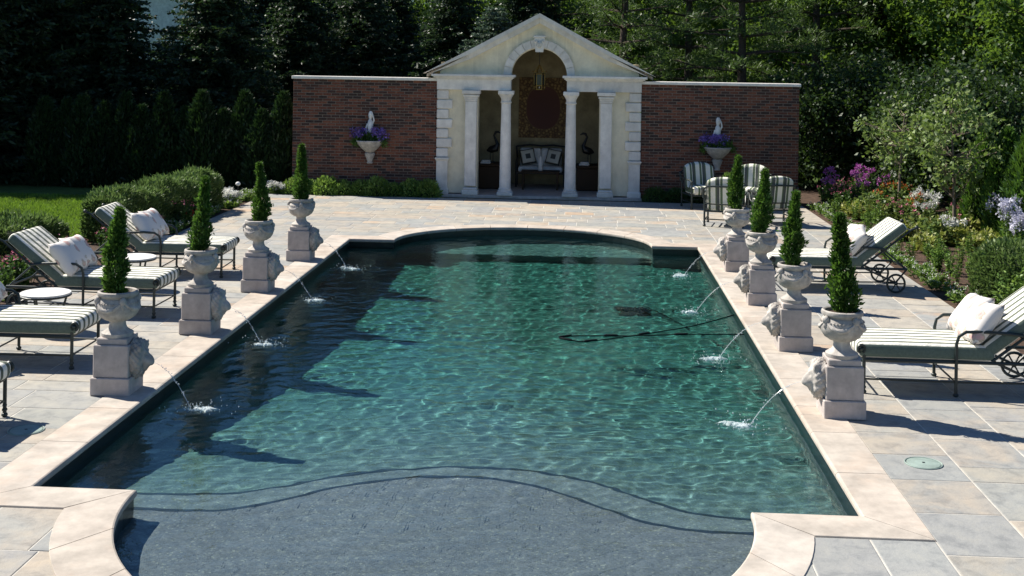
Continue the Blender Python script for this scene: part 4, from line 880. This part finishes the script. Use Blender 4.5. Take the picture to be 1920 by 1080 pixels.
# ================================================================== VEGETATION
def limbs(mb, p0, h, r0, lean=(0, 0), n_=7):
    pts = [Vector((p0[0] + lean[0] * t * t + random.uniform(-.03, .03) * h * .1, p0[1] + lean[1] * t * t, p0[2] + h * t)) for t in np.linspace(0, 1, n_)]
    mb.tube(pts, [r0 * (1 - .85 * t) + .005 for t in np.linspace(0, 1, n_)], 9); return pts
def spruce(name, mat, h, R, z0, dens=1.0, seed=0, droop=.35):
    r_ = np.random.default_rng(seed); tr = MB(); limbs(tr, (0, 0, 0), h * .98, .014 * h + .06); Ps, Ds, Ls, Ws = [], [], [], []
    z = z0
    while z < h * .985:
        f_ = (z - z0) / (h - z0); Lb = R * (1 - f_) ** .55 + .12; nb = int(9 + 2 * r_.random())
        for b_ in range(nb):
            a_ = 2 * math.pi * (b_ + r_.random() * .8) / nb + z * 2.4; lb = Lb * r_.uniform(.7, 1.12); n_ = max(5, int(lb * 17 * dens)); t_ = np.sort(r_.uniform(.08, 1, n_))
            dr = lambda t: -droop * lb * (t ** 1.3) * .6 + .18 * lb * t ** 3
            d0 = np.array([math.cos(a_), math.sin(a_), 0]); sd0 = np.array([-math.sin(a_), math.cos(a_), 0])
            if lb > .5: tr.tube([(d0[0] * lb * t, d0[1] * lb * t, z + dr(t)) for t in (0, .4, .8)], [.022, .014, .006], 4)
            base = d0[None] * (lb * t_)[:, None] + np.array([0, 0, 1])[None] * (z + np.array([dr(t) for t in t_]))[:, None]
            for s in (-1, 1):
                tl = (.34 * lb * (1 - t_ * .75) + .1) * r_.uniform(.6, 1.15, n_); dd = unit(d0[None] * .75 + sd0[None] * s * .8 + np.stack([r_.normal(0, .15, n_), r_.normal(0, .15, n_), r_.normal(-.28, .18, n_)], 1))
                for q_ in range(3):
                    u = r_.uniform(.05, .85, n_)[:, None] if q_ else np.zeros((n_, 1))
                    Ps.append(base + dd * tl[:, None] * u); Ds.append(unit(dd + r_.normal(0, .32, (n_, 3)))); Ls.append(np.clip(tl * (.75 if q_ == 0 else .5), .1, .4)); Ws.append(np.full(n_, .075))
        z += r_.uniform(.20, .30) * (1.0 - .25 * f_)
    me = cards_mesh('crown', cat(*Ps), cat(*Ds), cat(*Ls), cat(*Ws), mat, .1, .5)
    return tr.mesh('trunk', 'bark', True), me
def broadleaf(mat, h, R, z0, nclump, nleaf, L, seed, trunk_r=.12, flat=.75, bark='bark', open_=.0, cl=(.35, .75)):
    r_ = np.random.default_rng(seed); random.seed(seed); tr = MB(); pts = limbs(tr, (0, 0, 0), h * .8, trunk_r, (r_.normal(0, .15), r_.normal(0, .15)))
    C = []
    zc = (z0 + h) / 2; hz_ = (h - z0) / 2
    while len(C) < nclump:
        u = r_.normal(size=3); u /= np.linalg.norm(u); q_ = r_.uniform(.25, 1) ** .55; wob = 1 + .25 * math.sin(3 * u[0] + seed) + .2 * math.sin(5 * u[1] + 2 * seed); C.append((u[0] * R * q_ * wob, u[1] * R * q_ * wob, zc + u[2] * hz_ * q_))
    C = np.array(C)
    for c_ in C[:: max(1, nclump // 38)]:
        k = min(range(len(pts)), key=lambda i: abs(pts[i].z - max(c_[2] - .35 * R, z0 * .8))); p = pts[k]; md = (np.array(p) + c_) / 2 + np.array([0, 0, -.08 * R]); tr.tube([p, md, c_], [trunk_r * .4, trunk_r * .22, .008], 5)
    n_ = nclump * nleaf; cr = np.repeat(r_.uniform(cl[0], cl[1], nclump), nleaf)[:, None]; u = r_.normal(size=(n_, 3)) * np.array([.55, .55, .55 * flat])
    P = np.repeat(C, nleaf, 0) + u * cr; D_ = unit(u * .6 + r_.normal(size=(n_, 3)) * .7 + np.array([0, 0, -.25])); s = r_.uniform(.6, 1.3, n_)
    return tr.mesh('trunk', bark, True), cards_mesh('crown', P, D_, L * s, L * .62 * s, mat, .18)
def pinetree(mat, h, R, z0, nclump, ntuft, seed):
    r_ = np.random.default_rng(seed); random.seed(seed); tr = MB(); pts = limbs(tr, (0, 0, 0), h, .17, (.2, 0), 10); C = []
    z = z0
    while z < h:
        f_ = (z - z0) / (h - z0); lb = R * (1 - f_ * .65)
        for b_ in range(5):
            a_ = r_.uniform(0, 6.28); ll = lb * r_.uniform(.5, 1.1); e = np.array([math.cos(a_) * ll, math.sin(a_) * ll, z + r_.uniform(-.1, .5)])
            tr.tube([(pts[0].x, 0, z), (e[0] * .5, e[1] * .5, z + .1), e], [.045, .03, .01], 5)
            for q_ in range(nclump): t = r_.uniform(.35, 1.05); C.append((e[0] * t + r_.normal(0, .18), e[1] * t + r_.normal(0, .18), z + (e[2] - z) * t + r_.normal(.05, .1)))
        z += .5
    C = np.array(C); n_ = len(C) * ntuft; u = r_.normal(size=(n_, 3)); u[:, 2] = np.abs(u[:, 2]) * .8 + .1; u = unit(u); P = np.repeat(C, ntuft, 0) + r_.normal(size=(n_, 3)) * np.array([.13, .13, .07])
    return tr.mesh('trunk', 'bark', True), cards_mesh('crown', P, u, r_.uniform(.12, .24, n_), .028, mat, .1)
TREES = {}
TREES['spruce'] = spruce('spruce', 'spruce', 9, 3.1, .5, .8, 11); TREES['spruce2'] = spruce('spruce', 'spruce', 8, 2.8, .7, .8, 12, .5); TREES['blue'] = spruce('spruce', 'bluespruce', 6.6, 2.1, .6, 1.1, 13)
TREES['pine'] = pinetree('pine', 9.5, 2.6, 2.2, 6, 34, 21); TREES['decid'] = broadleaf('leaf', 9, 3.2, 2.3, 140, 230, .17, 31, .16, cl=(.3, .7)); TREES['decid2'] = broadleaf('leaf', 7.5, 2.6, 2.1, 105, 230, .16, 32, .14, cl=(.3, .65))
TREES['under'] = broadleaf('leafdark', 3.6, 1.6, .1, 90, 170, .12, 33, .06); TREES['young'] = broadleaf('youngleaf', 2.75, .78, .95, 46, 26, .105, 34, .035, .8, 'barkpale', cl=(.10, .22)); TREES['young2'] = broadleaf('youngleaf', 3.0, .98, .7, 70, 28, .11, 35, .035, .8, 'barkpale', cl=(.12, .25))
def tree(kind, name, x, y, s, rz, label, cat_, group=None, z=-.05):
    t = thing(name, label, cat_, (x, y, z), rz, group); tr, cr = TREES[kind]; link('trunk', tr, t, None, None, s); link('crown', cr, t, None, None, s); return t
def at(px, Y):   # x of a pixel column at distance Y along the ground
    t_ = np.linspace(-40, 40, 4001); return float(t_[np.argmin([abs(P2(x_, Y, 2.5)[0] - px) for x_ in t_])])
gS, gP, gD = 'spruces behind the left hedge', 'pines behind the brick walls', 'leafy trees behind the right flower bed'
for kind, px, Y, s, lab in (('spruce', -110, 30.0, .85, 'tall dark spruce at the far left edge of the picture'), ('spruce', 40, 32.2, .9, 'dark spruce second from the left edge'), ('spruce2', 200, 33, .8, 'dark spruce with low sweeping branches, left of the bright gap'), ('spruce2', 405, 33, .78, 'dark spruce behind the tall hedge, just left of the brick wall'), ('spruce', 318, 37.5, .45, 'smaller dark spruce below the bright gap behind the tall hedge'), ('spruce2', 560, 36, .74, 'dark spruce above the left end of the brick wall'), ('spruce', 680, 37, .66, 'dark spruce above the middle of the left brick wall'), ('blue', 925, 33.6, .72, 'pale blue spruce close behind the pavilion gable'), ('spruce2', 850, 36.5, .74, 'dark spruce behind the pavilion roof, left slope'), ('spruce2', 480, 39, .80, 'dark spruce farther back, left of the brick wall end'), ('spruce', 630, 42, .74, 'dark spruce farther back above the left brick wall'), ('spruce', 735, 41, .66, 'dark spruce left of the small patch of sky'), ('spruce2', 985, 39, .86, 'dark spruce rising straight behind the gable peak')):
    tree(kind, 'spruce_tree', at(px, Y), Y, s, random.uniform(0, 6), lab, 'tree', gS)
for kind, px, Y, s, lab in (('pine', 1165, 35, .9, 'pine with bare trunk behind the right slope of the pavilion roof'), ('pine', 1391, 34, .95, 'pine with pale green tufts behind the right brick wall'), ('pine', 1040, 40, 1.0, 'pine far behind the pavilion gable'), ('pine', 1290, 39, 1.0, 'pine behind and between the two nearer pines'), ('pine', 1530, 37, 1.0, 'pine just right of the right brick wall')):
    tree(kind, 'pine_tree', at(px, Y), Y, s, random.uniform(0, 6), lab, 'tree', gP)
for kind, px, Y, s, lab in (('decid', 1640, 40, 1.0, 'large leafy tree behind the young tree with the thin trunk'), ('decid2', 1760, 40, 1.0, 'bright leafy tree above the second young tree'), ('decid', 1890, 34, .9, 'large leafy tree at the right edge of the picture'), ('decid2', 2010, 31, .85, 'leafy tree cut by the right edge above the conical evergreens'), ('decid2', 1480, 42, 1.0, 'leafy tree far behind the right end of the brick wall'), ('decid', 1240, 46, .95, 'leafy tree far behind the pines')):
    tree(kind, 'leafy_tree', at(px, Y), Y, s, random.uniform(0, 6), lab, 'tree', gD)
for px, Y, s, lab in ((1540, 32.5, .9, 'dark shrub beside the right end of the brick wall'), (1610, 34, 1.0, 'dark shrub behind the purple flowers'), (1700, 32, .9, 'dark shrub behind the first young tree'), (1790, 31, .95, 'dark shrub behind the second young tree'), (1745, 29.5, .9, 'dark shrub between the two young trees'), (1840, 28.6, .85, 'dark shrub left of the conical evergreens'), (1880, 30, .9, 'dark shrub behind the conical evergreens at the right edge')):
    tree('under', 'tall_shrub', at(px, Y), Y, s, random.uniform(0, 6), lab, 'shrub', 'dark shrubs behind the right flower bed')
tree('young', 'young_tree', 7.05, 27.6, 1.0, .3, 'young tree with thin pale trunk, left of two in the right flower bed', 'tree', 'young trees in the right flower bed')
tree('young2', 'young_tree', 7.1, 23.7, 1.0, 1.4, 'young tree with thin pale trunk, nearer of two in the right flower bed', 'tree', 'young trees in the right flower bed')
# distant trees closing the view
for i, px in enumerate(range(-150, 2100, 125)):
    if 200 < px < 400: continue
    Y = 52 + (i * 7 % 5) * 2.2
    tree(('decid', 'spruce', 'decid2', 'decid')[i % 4], 'distant_tree', at(px, Y), Y, (.95, 1.0, 1.15, .9)[i % 4] * (.62 if 500 < px < 1000 else 1.0), i * 1.3, 'distant tree closing the view far behind the garden', 'tree', 'distant trees closing the view')
for i, (px, Y) in enumerate(((470, 45), (545, 46), (625, 45), (705, 46), (765, 48), (850, 47), (905, 45), (975, 46), (1030, 44))):
    tree('decid2', 'background_tree', at(px, Y), Y, .80 if px != 765 else .72, i * 2.1, f'rounded leafy tree behind the row of spruces, {"first second third fourth fifth sixth seventh eighth ninth".split()[i]} from the left', 'tree', 'leafy trees behind the spruces')
# far pale house seen through the spruces
hs = thing('house', 'pale house glimpsed through the spruces on the left', 'house', (at(330, 62), 62, -.05), R_(-53))
MB().box((0, 0, 3.1), (9, 7, 6.2)).build('wall', 'housewall', hs); MB().prism([(-5, 6.2), (5, 6.2), (0, 8.4)], -3.8, 3.8, T=T).build('roof', 'houseroof', hs)
for x_ in (-3, 0, 3): w_ = MB().box((x_, -3.5, 2.3), (1.1, .1, 1.3), .01).build('window', 'white', hs); MB().box((x_, -3.56, 2.3), (.95, .04, 1.15)).build('pane', 'glass', w_)

# columnar hedge
def thuja_mesh(h, R, n_, mat, L=.14, seed=1):
    r_ = np.random.default_rng(seed); z = r_.uniform(0, 1, n_); ang = r_.uniform(0, 6.283, n_); rad = R * np.where(z < .3, .85 + .15 * z / .3, (1 - ((z - .3) / .7) ** 1.9)) + .02
    rad = rad * (1 + .1 * np.sin(4 * ang + 5 * z + seed) + .08 * np.sin(7 * ang - 11 * z)); rr = rad * r_.uniform(.7, 1.05, n_); P = np.stack([rr * np.cos(ang), rr * np.sin(ang), z * h], 1)
    D_ = unit(np.stack([np.cos(ang) * .4, np.sin(ang) * .4, np.full(n_, .9)], 1) + r_.normal(size=(n_, 3)) * .3); s = r_.uniform(.6, 1.3, n_)
    crown = cards_mesh('crown', P, D_, L * s, L * .32 * s, mat)
    core = MB().lathe([(R * .6, .05), (R * .72, h * .3), (R * .55, h * .6), (R * .25, h * .85), (.01, h * .97)], 14).tube([(0, 0, 0), (0, 0, .3)], .05, 8).mesh('trunk', 'core', True)
    return core, crown
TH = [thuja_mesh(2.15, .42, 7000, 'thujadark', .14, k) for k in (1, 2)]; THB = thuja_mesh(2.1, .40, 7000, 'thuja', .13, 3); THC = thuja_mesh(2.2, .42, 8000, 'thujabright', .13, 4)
NTH = 'first second third fourth fifth sixth seventh eighth ninth tenth eleventh twelfth thirteenth'.split()
xs_ = np.linspace(-13.2, -7.25, 13)
for i, x in enumerate(xs_):
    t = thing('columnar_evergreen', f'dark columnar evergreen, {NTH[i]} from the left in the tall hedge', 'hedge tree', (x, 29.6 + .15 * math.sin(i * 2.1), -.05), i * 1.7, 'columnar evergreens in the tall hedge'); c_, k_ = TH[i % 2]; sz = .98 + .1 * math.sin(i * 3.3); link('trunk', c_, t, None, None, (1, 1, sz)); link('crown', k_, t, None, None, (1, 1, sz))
for px, Y, lab, sz in ((1850, 24.6, 'bright conical evergreen, left of three at the right edge', .93), (1893, 23.2, 'bright conical evergreen, middle of three at the right edge', .95), (1936, 22.2, 'bright conical evergreen, right of three, cut by the picture edge', 1.0)):
    t = thing('conical_evergreen', lab, 'evergreen', (at(px, Y), Y, -.05), px, 'conical evergreens at the right edge'); link('trunk', THC[0], t, None, None, sz); link('crown', THC[1], t, None, None, sz)
# clipped yew hedges
def hedge(name, path, w, h, label, n_per=5200, mat='yew'):
    P0 = np.array(path, float); o = P0[0]; seg = P0[1:] - P0[:-1]; ln_ = np.linalg.norm(seg, axis=1); tot = ln_.sum(); n_ = int(n_per * tot)
    t = thing(name, label, 'hedge', (o[0], o[1], -.03), 0, 'clipped yew hedges'); i = rng.choice(len(ln_), n_, p=ln_ / tot); f_ = rng.random(n_); c_ = P0[i] + seg[i] * f_[:, None] - o; d_ = seg[i] / ln_[i][:, None]; nn = np.stack([-d_[:, 1], d_[:, 0]], 1)
    a_ = rng.uniform(-1.35, 1.35, n_); sh = np.abs(np.sin(a_)) ** .6 * np.sign(np.sin(a_)); ch = np.abs(np.cos(a_)) ** .22
    lo = rng.random(n_) < .45; zz = np.where(lo, rng.uniform(.05, .85, n_) * h, ch * h); of = np.where(lo, np.sign(sh) * (1 - .05 * rng.random(n_)), sh) * w / 2
    lump = 1 + .08 * np.sin(c_[:, 0] * 5 + c_[:, 1] * 3) + .07 * np.sin(c_[:, 1] * 7 + of * 4) + .05 * np.sin(c_[:, 1] * 17 + of * 13) + .05 * rng.normal(size=n_) * (zz > .6 * h); depth = rng.uniform(.8, 1.02, n_)
    P = np.stack([c_[:, 0] + nn[:, 0] * of * depth, c_[:, 1] + nn[:, 1] * of * depth, zz * lump * (.92 + .08 * depth)], 1)
    D_ = unit(np.stack([nn[:, 0] * of / (w / 2) * .7, nn[:, 1] * of / (w / 2) * .7, .45 + .5 * zz / h], 1) + rng.normal(size=(n_, 3)) * .4); s = rng.uniform(.6, 1.35, n_)
    ne = 2600
    for end, sg_ in ((0, -1), (len(P0) - 1, 1)):
        dd = seg[0 if sg_ < 0 else -1] / ln_[0 if sg_ < 0 else -1]; nv = np.array([-dd[1], dd[0]]); qa = rng.uniform(-1, 1, ne); zt = rng.uniform(.03, 1, ne); bul = .22 * np.sqrt(np.maximum(0, 1 - qa ** 2 * .8)) * (1 - .5 * zt ** 3) * rng.uniform(.6, 1, ne)
        E_ = (P0[end] - o)[None] + nv[None] * (qa * w / 2 * .97)[:, None] + dd[None] * sg_ * bul[:, None]; P = cat(P, np.stack([E_[:, 0], E_[:, 1], zt * h * (1 - .12 * qa ** 2)], 1))
        D_ = cat(D_, unit(np.stack([np.full(ne, dd[0] * sg_ * .7), np.full(ne, dd[1] * sg_ * .7), .45 + .4 * zt], 1) + rng.normal(size=(ne, 3)) * .45)); s = cat(s, rng.uniform(.6, 1.35, ne))
    link('foliage', cards_mesh('foliage', P, D_, .078 * s, .024 * s, mat), t)
    mb = MB(); vs = []
    for k, p in enumerate(P0 - o):
        dd = seg[min(k, len(seg) - 1)] / ln_[min(k, len(seg) - 1)]; nv = np.array([-dd[1], dd[0]])
        for q_, z in ((-1, 0), (-1, .75), (-.6, .9), (.6, .9), (1, .75), (1, 0)): vs.append((*(p + nv * q_ * w / 2 * .82), z * h * .95))
    K = len(P0); mb.add(vs, [(i_ * 6 + j, (i_ + 1) * 6 + j, (i_ + 1) * 6 + (j + 1) % 6, i_ * 6 + (j + 1) % 6) for i_ in range(K - 1) for j in range(6)] + [tuple(range(6)), tuple((K - 1) * 6 + j for j in range(6))]); mb.build('branches', 'core', t)
hedge('yew_hedge', [(-8.2, 20.8), (-8.12, 22.2), (-8.02, 23.8), (-7.9, 25.4)], .78, .76, 'long clipped yew hedge beside the farthest left lounger')
hedge('yew_hedge', [(-9.6, 17.4), (-8.75, 18.1), (-8.45, 18.9)], .9, .64, 'short clipped yew hedge at the left edge, in front of the lawn')
hedge('yew_hedge', [(5.85, 17.3), (6.5, 17.7), (7.6, 18.0)], .95, .72, 'clipped yew hedge at the right edge beside the loungers')
# lawn blades
n_ = 60000; P = np.stack([rng.uniform(-15, -8.9, n_), rng.uniform(19.2, 27.5, n_), np.full(n_, -.05)], 1)
lawn_o = stuff(link('grass', cards_mesh('grass', P, unit(np.stack([rng.normal(0, .35, n_), rng.normal(0, .35, n_), np.ones(n_)], 1)), rng.uniform(.04, .085, n_), .018, 'blade', .1))); lawn_o['label'] = 'short lawn grass left of the yew hedge'; lawn_o['category'] = 'grass'
# boxwood along the wall; sunlight on the left clumps is painted as lighter leaves
BX = [cards_mesh('foliage', *leaf_clump(1300, .31, .42, .07, .032), 'boxlight') for k in range(2)]; BXD = cards_mesh('foliage', *leaf_clump(1500, .32, .36, .055, .026), 'thuja'); bcore = MB().sphere((0, 0, .02), .2, 10, 8, (1, 1, 1.1)).mesh('branches', 'core', True)
def clump(name, mesh, core, x, y, s, label, cat_, group, z=-.03):
    t = thing(name, label, cat_, (x, y, z), random.uniform(0, 6), group); link('foliage', mesh, t, None, None, s)
    if core: link('branches', core, t, None, None, s)
    return t
for i in range(9): clump('boxwood', BX[i % 2], bcore, -6.75 + i * .40, 28.56 + .04 * math.sin(i * 2), .95 + .15 * math.sin(i * 4), 'low bright boxwood clump at the foot of the left brick wall', 'shrub', 'boxwood clumps below the left brick wall')
for i in range(7): clump('boxwood', BXD, bcore, 1.75 + i * .5, 28.58, 1.0, 'low dark boxwood clump at the foot of the right brick wall', 'shrub', 'boxwood clumps below the right brick wall')
# flowering plants
def perennial(leafm, flowerm, h, R, nst, nleaf, L, W, hr, petal, heads=1, np_=26, seed=0, leaf_lo=.1):
    r_ = np.random.default_rng(seed); st_ = MB(); Ps, Ds, Ls, Ws = [], [], [], []; H = []
    for k in range(nst):
        a_ = r_.uniform(0, 6.28); q_ = R * math.sqrt(r_.random()); hh = h * r_.uniform(.7, 1.08); b0 = Vector((q_ * .4 * math.cos(a_), q_ * .4 * math.sin(a_), 0)); b1 = Vector((q_ * math.cos(a_), q_ * math.sin(a_), hh)); st_.tube([b0, (b0 + b1) / 2 + Vector((0, 0, .03)), b1], [.006, .005, .003], 4)
        t_ = r_.uniform(leaf_lo, .95, nleaf); Ps.append(np.array(b0)[None] * (1 - t_[:, None]) + np.array(b1)[None] * t_[:, None]); Ds.append(unit(r_.normal(size=(nleaf, 3)) * np.array([1, 1, .4]) + np.array([0, 0, .35]))); Ls.append(L * (1.15 - .5 * t_) * r_.uniform(.7, 1.2, nleaf)); Ws.append(W * r_.uniform(.7, 1.2, nleaf))
        for q in range(heads): H.append(np.array(b1) + r_.normal(0, hr * .4 if heads == 1 else hr, 3) * np.array([1, 1, .5]))
    fo = cards_mesh('foliage', cat(*Ps), cat(*Ds), cat(*Ls), cat(*Ws), leafm); fl_ = cards_mesh('blossom', *flower_heads(H, np_, hr, petal, petal * .7), flowerm) if flowerm else None
    return st_.mesh('stems', 'leaf'), fo, fl_
PT = dict(leafy=perennial('leafpale', None, .5, .28, 9, 34, .14, .055, .03, .03, 1, 4, 15), phlox=perennial('box', 'magenta', .75, .2, 9, 30, .10, .03, .06, .042, 1, 40, 1), zinnia=perennial('boxlight', 'orange', .5, .26, 7, 34, .13, .05, .026, .04, 1, 14, 2), cone=perennial('leafpale', 'pink', .48, .24, 6, 34, .12, .045, .026, .035, 1, 12, 3), hosta=perennial('lime', 'paley', .26, .26, 10, 22, .17, .07, .03, .03, 1, 5, 4, .2), whitep=perennial('leafpale', 'whitef', .62, .22, 8, 30, .10, .03, .07, .05, 1, 46, 5), lilac=perennial('box', 'lilac', .85, .26, 10, 34, .10, .03, .08, .05, 1, 56, 6), stemp=perennial('boxlight', None, .5, .12, 5, 34, .075, .025, .03, .03, 1, 5, 7), red=perennial('box', 'redf', .3, .22, 8, 26, .09, .04, .03, .04, 1, 22, 8), low=perennial('boxlight', 'whitef', .2, .3, 12, 18, .09, .035, .02, .025, 1, 4, 9), white2=perennial('boxlight', 'whitef', .32, .26, 10, 26, .09, .04, .06, .05, 1, 40, 10), rose=perennial('thuja', 'pink', .5, .26, 9, 40, .09, .045, .035, .04, 1, 4, 11))
def plant(kind, x, y, s, label, group):
    t = thing('flowering_plant' if PT[kind][2] else 'leafy_plant', label, 'plant', (x, y, -.03), random.uniform(0, 6), group); s = s * random.uniform(.85, 1.15)
    for nm, me in zip(('stems', 'foliage', 'blossom'), PT[kind]):
        if me: link(nm, me, t, None, None, s)
random.seed(5)
def scatter(kind, n_, x0, x1, y0, y1, s, label, group):
    for k in range(n_): plant(kind, random.uniform(x0, x1), random.uniform(y0, y1), s, label, group)
RB_ = 'right flower bed'
scatter('phlox', 5, 5.7, 7.3, 28.2, 30.2, .95, 'magenta flowered tall perennial at the back of the right bed', 'magenta perennials in the ' + RB_)
scatter('zinnia', 14, 6.6, 9.2, 25.6, 28.6, 1.0, 'orange flowered perennial in the right bed behind the young trees', 'orange perennials in the ' + RB_)
scatter('cone', 13, 6.3, 9.2, 23.4, 26.4, 1.0, 'pink flowered perennial in the right bed between the young trees', 'pink perennials in the ' + RB_)
scatter('hosta', 44, 6.0, 8.8, 21.2, 25.2, 1.0, 'low lime leaved plant in the middle of the right bed', 'lime leaved plants in the ' + RB_)
scatter('leafy', 22, 6.2, 9.4, 22.5, 28.5, 1.0, 'fresh green leafy perennial without flowers in the right bed', 'leafy perennials in the ' + RB_)
scatter('hosta', 14, 5.8, 6.8, 26.2, 28.0, .9, 'low lime leaved plant near the back of the right bed', 'lime plants at the back of the ' + RB_)
scatter('lilac', 5, 7.2, 8.4, 20.6, 22.8, .95, 'tall pale lilac flowered perennial near the right edge', 'lilac perennials in the ' + RB_)
scatter('whitep', 4, 6.4, 8.4, 22.6, 26.5, .9, 'white flowered perennial in the right bed', 'white perennials in the ' + RB_)
scatter('stemp', 34, 5.55, 7.2, 18.6, 23.0, .8, 'young leafy stem plant in bare soil of the right bed', 'young stem plants in the ' + RB_)
scatter('stemp', 12, 5.35, 6.2, 23.5, 28.0, .9, 'young leafy stem plant along the far edge of the right bed', 'young stem plants at the far edge of the ' + RB_)
scatter('stemp', 8, 5.5, 6.4, 16.1, 17.0, 1.15, 'leafy plant in front of the right yew hedge', 'leafy plants before the right yew hedge')
scatter('rose', 9, 5.6, 6.3, 27.8, 29.6, 1.0, 'dark leafy plant with small pink flowers beside the right brick wall', 'dark leafy plants beside the right brick wall')
for k in range(34): plant('low', 5.28 + random.uniform(0, .14), 16.6 + k * .34, .8, 'low green edging plant along the right side of the patio', 'edging plants right of the patio')
LB_ = 'left flower bed'
scatter('low', 30, -7.65, -7.4, 20.5, 28.0, .9, 'low green edging plant along the left side of the patio', 'edging plants left of the patio')
scatter('rose', 7, -7.75, -7.5, 18.6, 25.5, .9, 'dark leafy plant with small pink flowers in the left bed', 'dark leafy plants in the ' + LB_)
scatter('stemp', 10, -8.0, -7.5, 14.5, 20.5, .9, 'leafy stem plant behind the left loungers', 'stem plants in the ' + LB_)
scatter('rose', 8, -8.0, -7.6, 13.8, 19.0, .95, 'dark leafy plant behind the left loungers', 'dark leafy plants behind the left loungers')
scatter('white2', 4, -7.85, -7.55, 25.9, 27.0, .95, 'white flowered clump beside the path light', 'white clumps in the ' + LB_)
scatter('white2', 3, -7.2, -6.9, 28.45, 28.6, .8, 'white flowered clump at the corner of the left brick wall', 'white clumps at the wall corner')
scatter('red', 2, -7.65, -7.55, 23.2, 23.6, .75, 'red flowered clump in the left bed', 'red clumps in the ' + LB_)
scatter('zinnia', 2, -7.6, -7.5, 24.4, 24.8, .7, 'orange flowered clump in the left bed', 'orange clumps in the ' + LB_)
scatter('white2', 2, -5.7, -4.4, 28.72, 28.8, .75, 'white flowered perennial against the left brick wall', 'white perennials against the left wall')
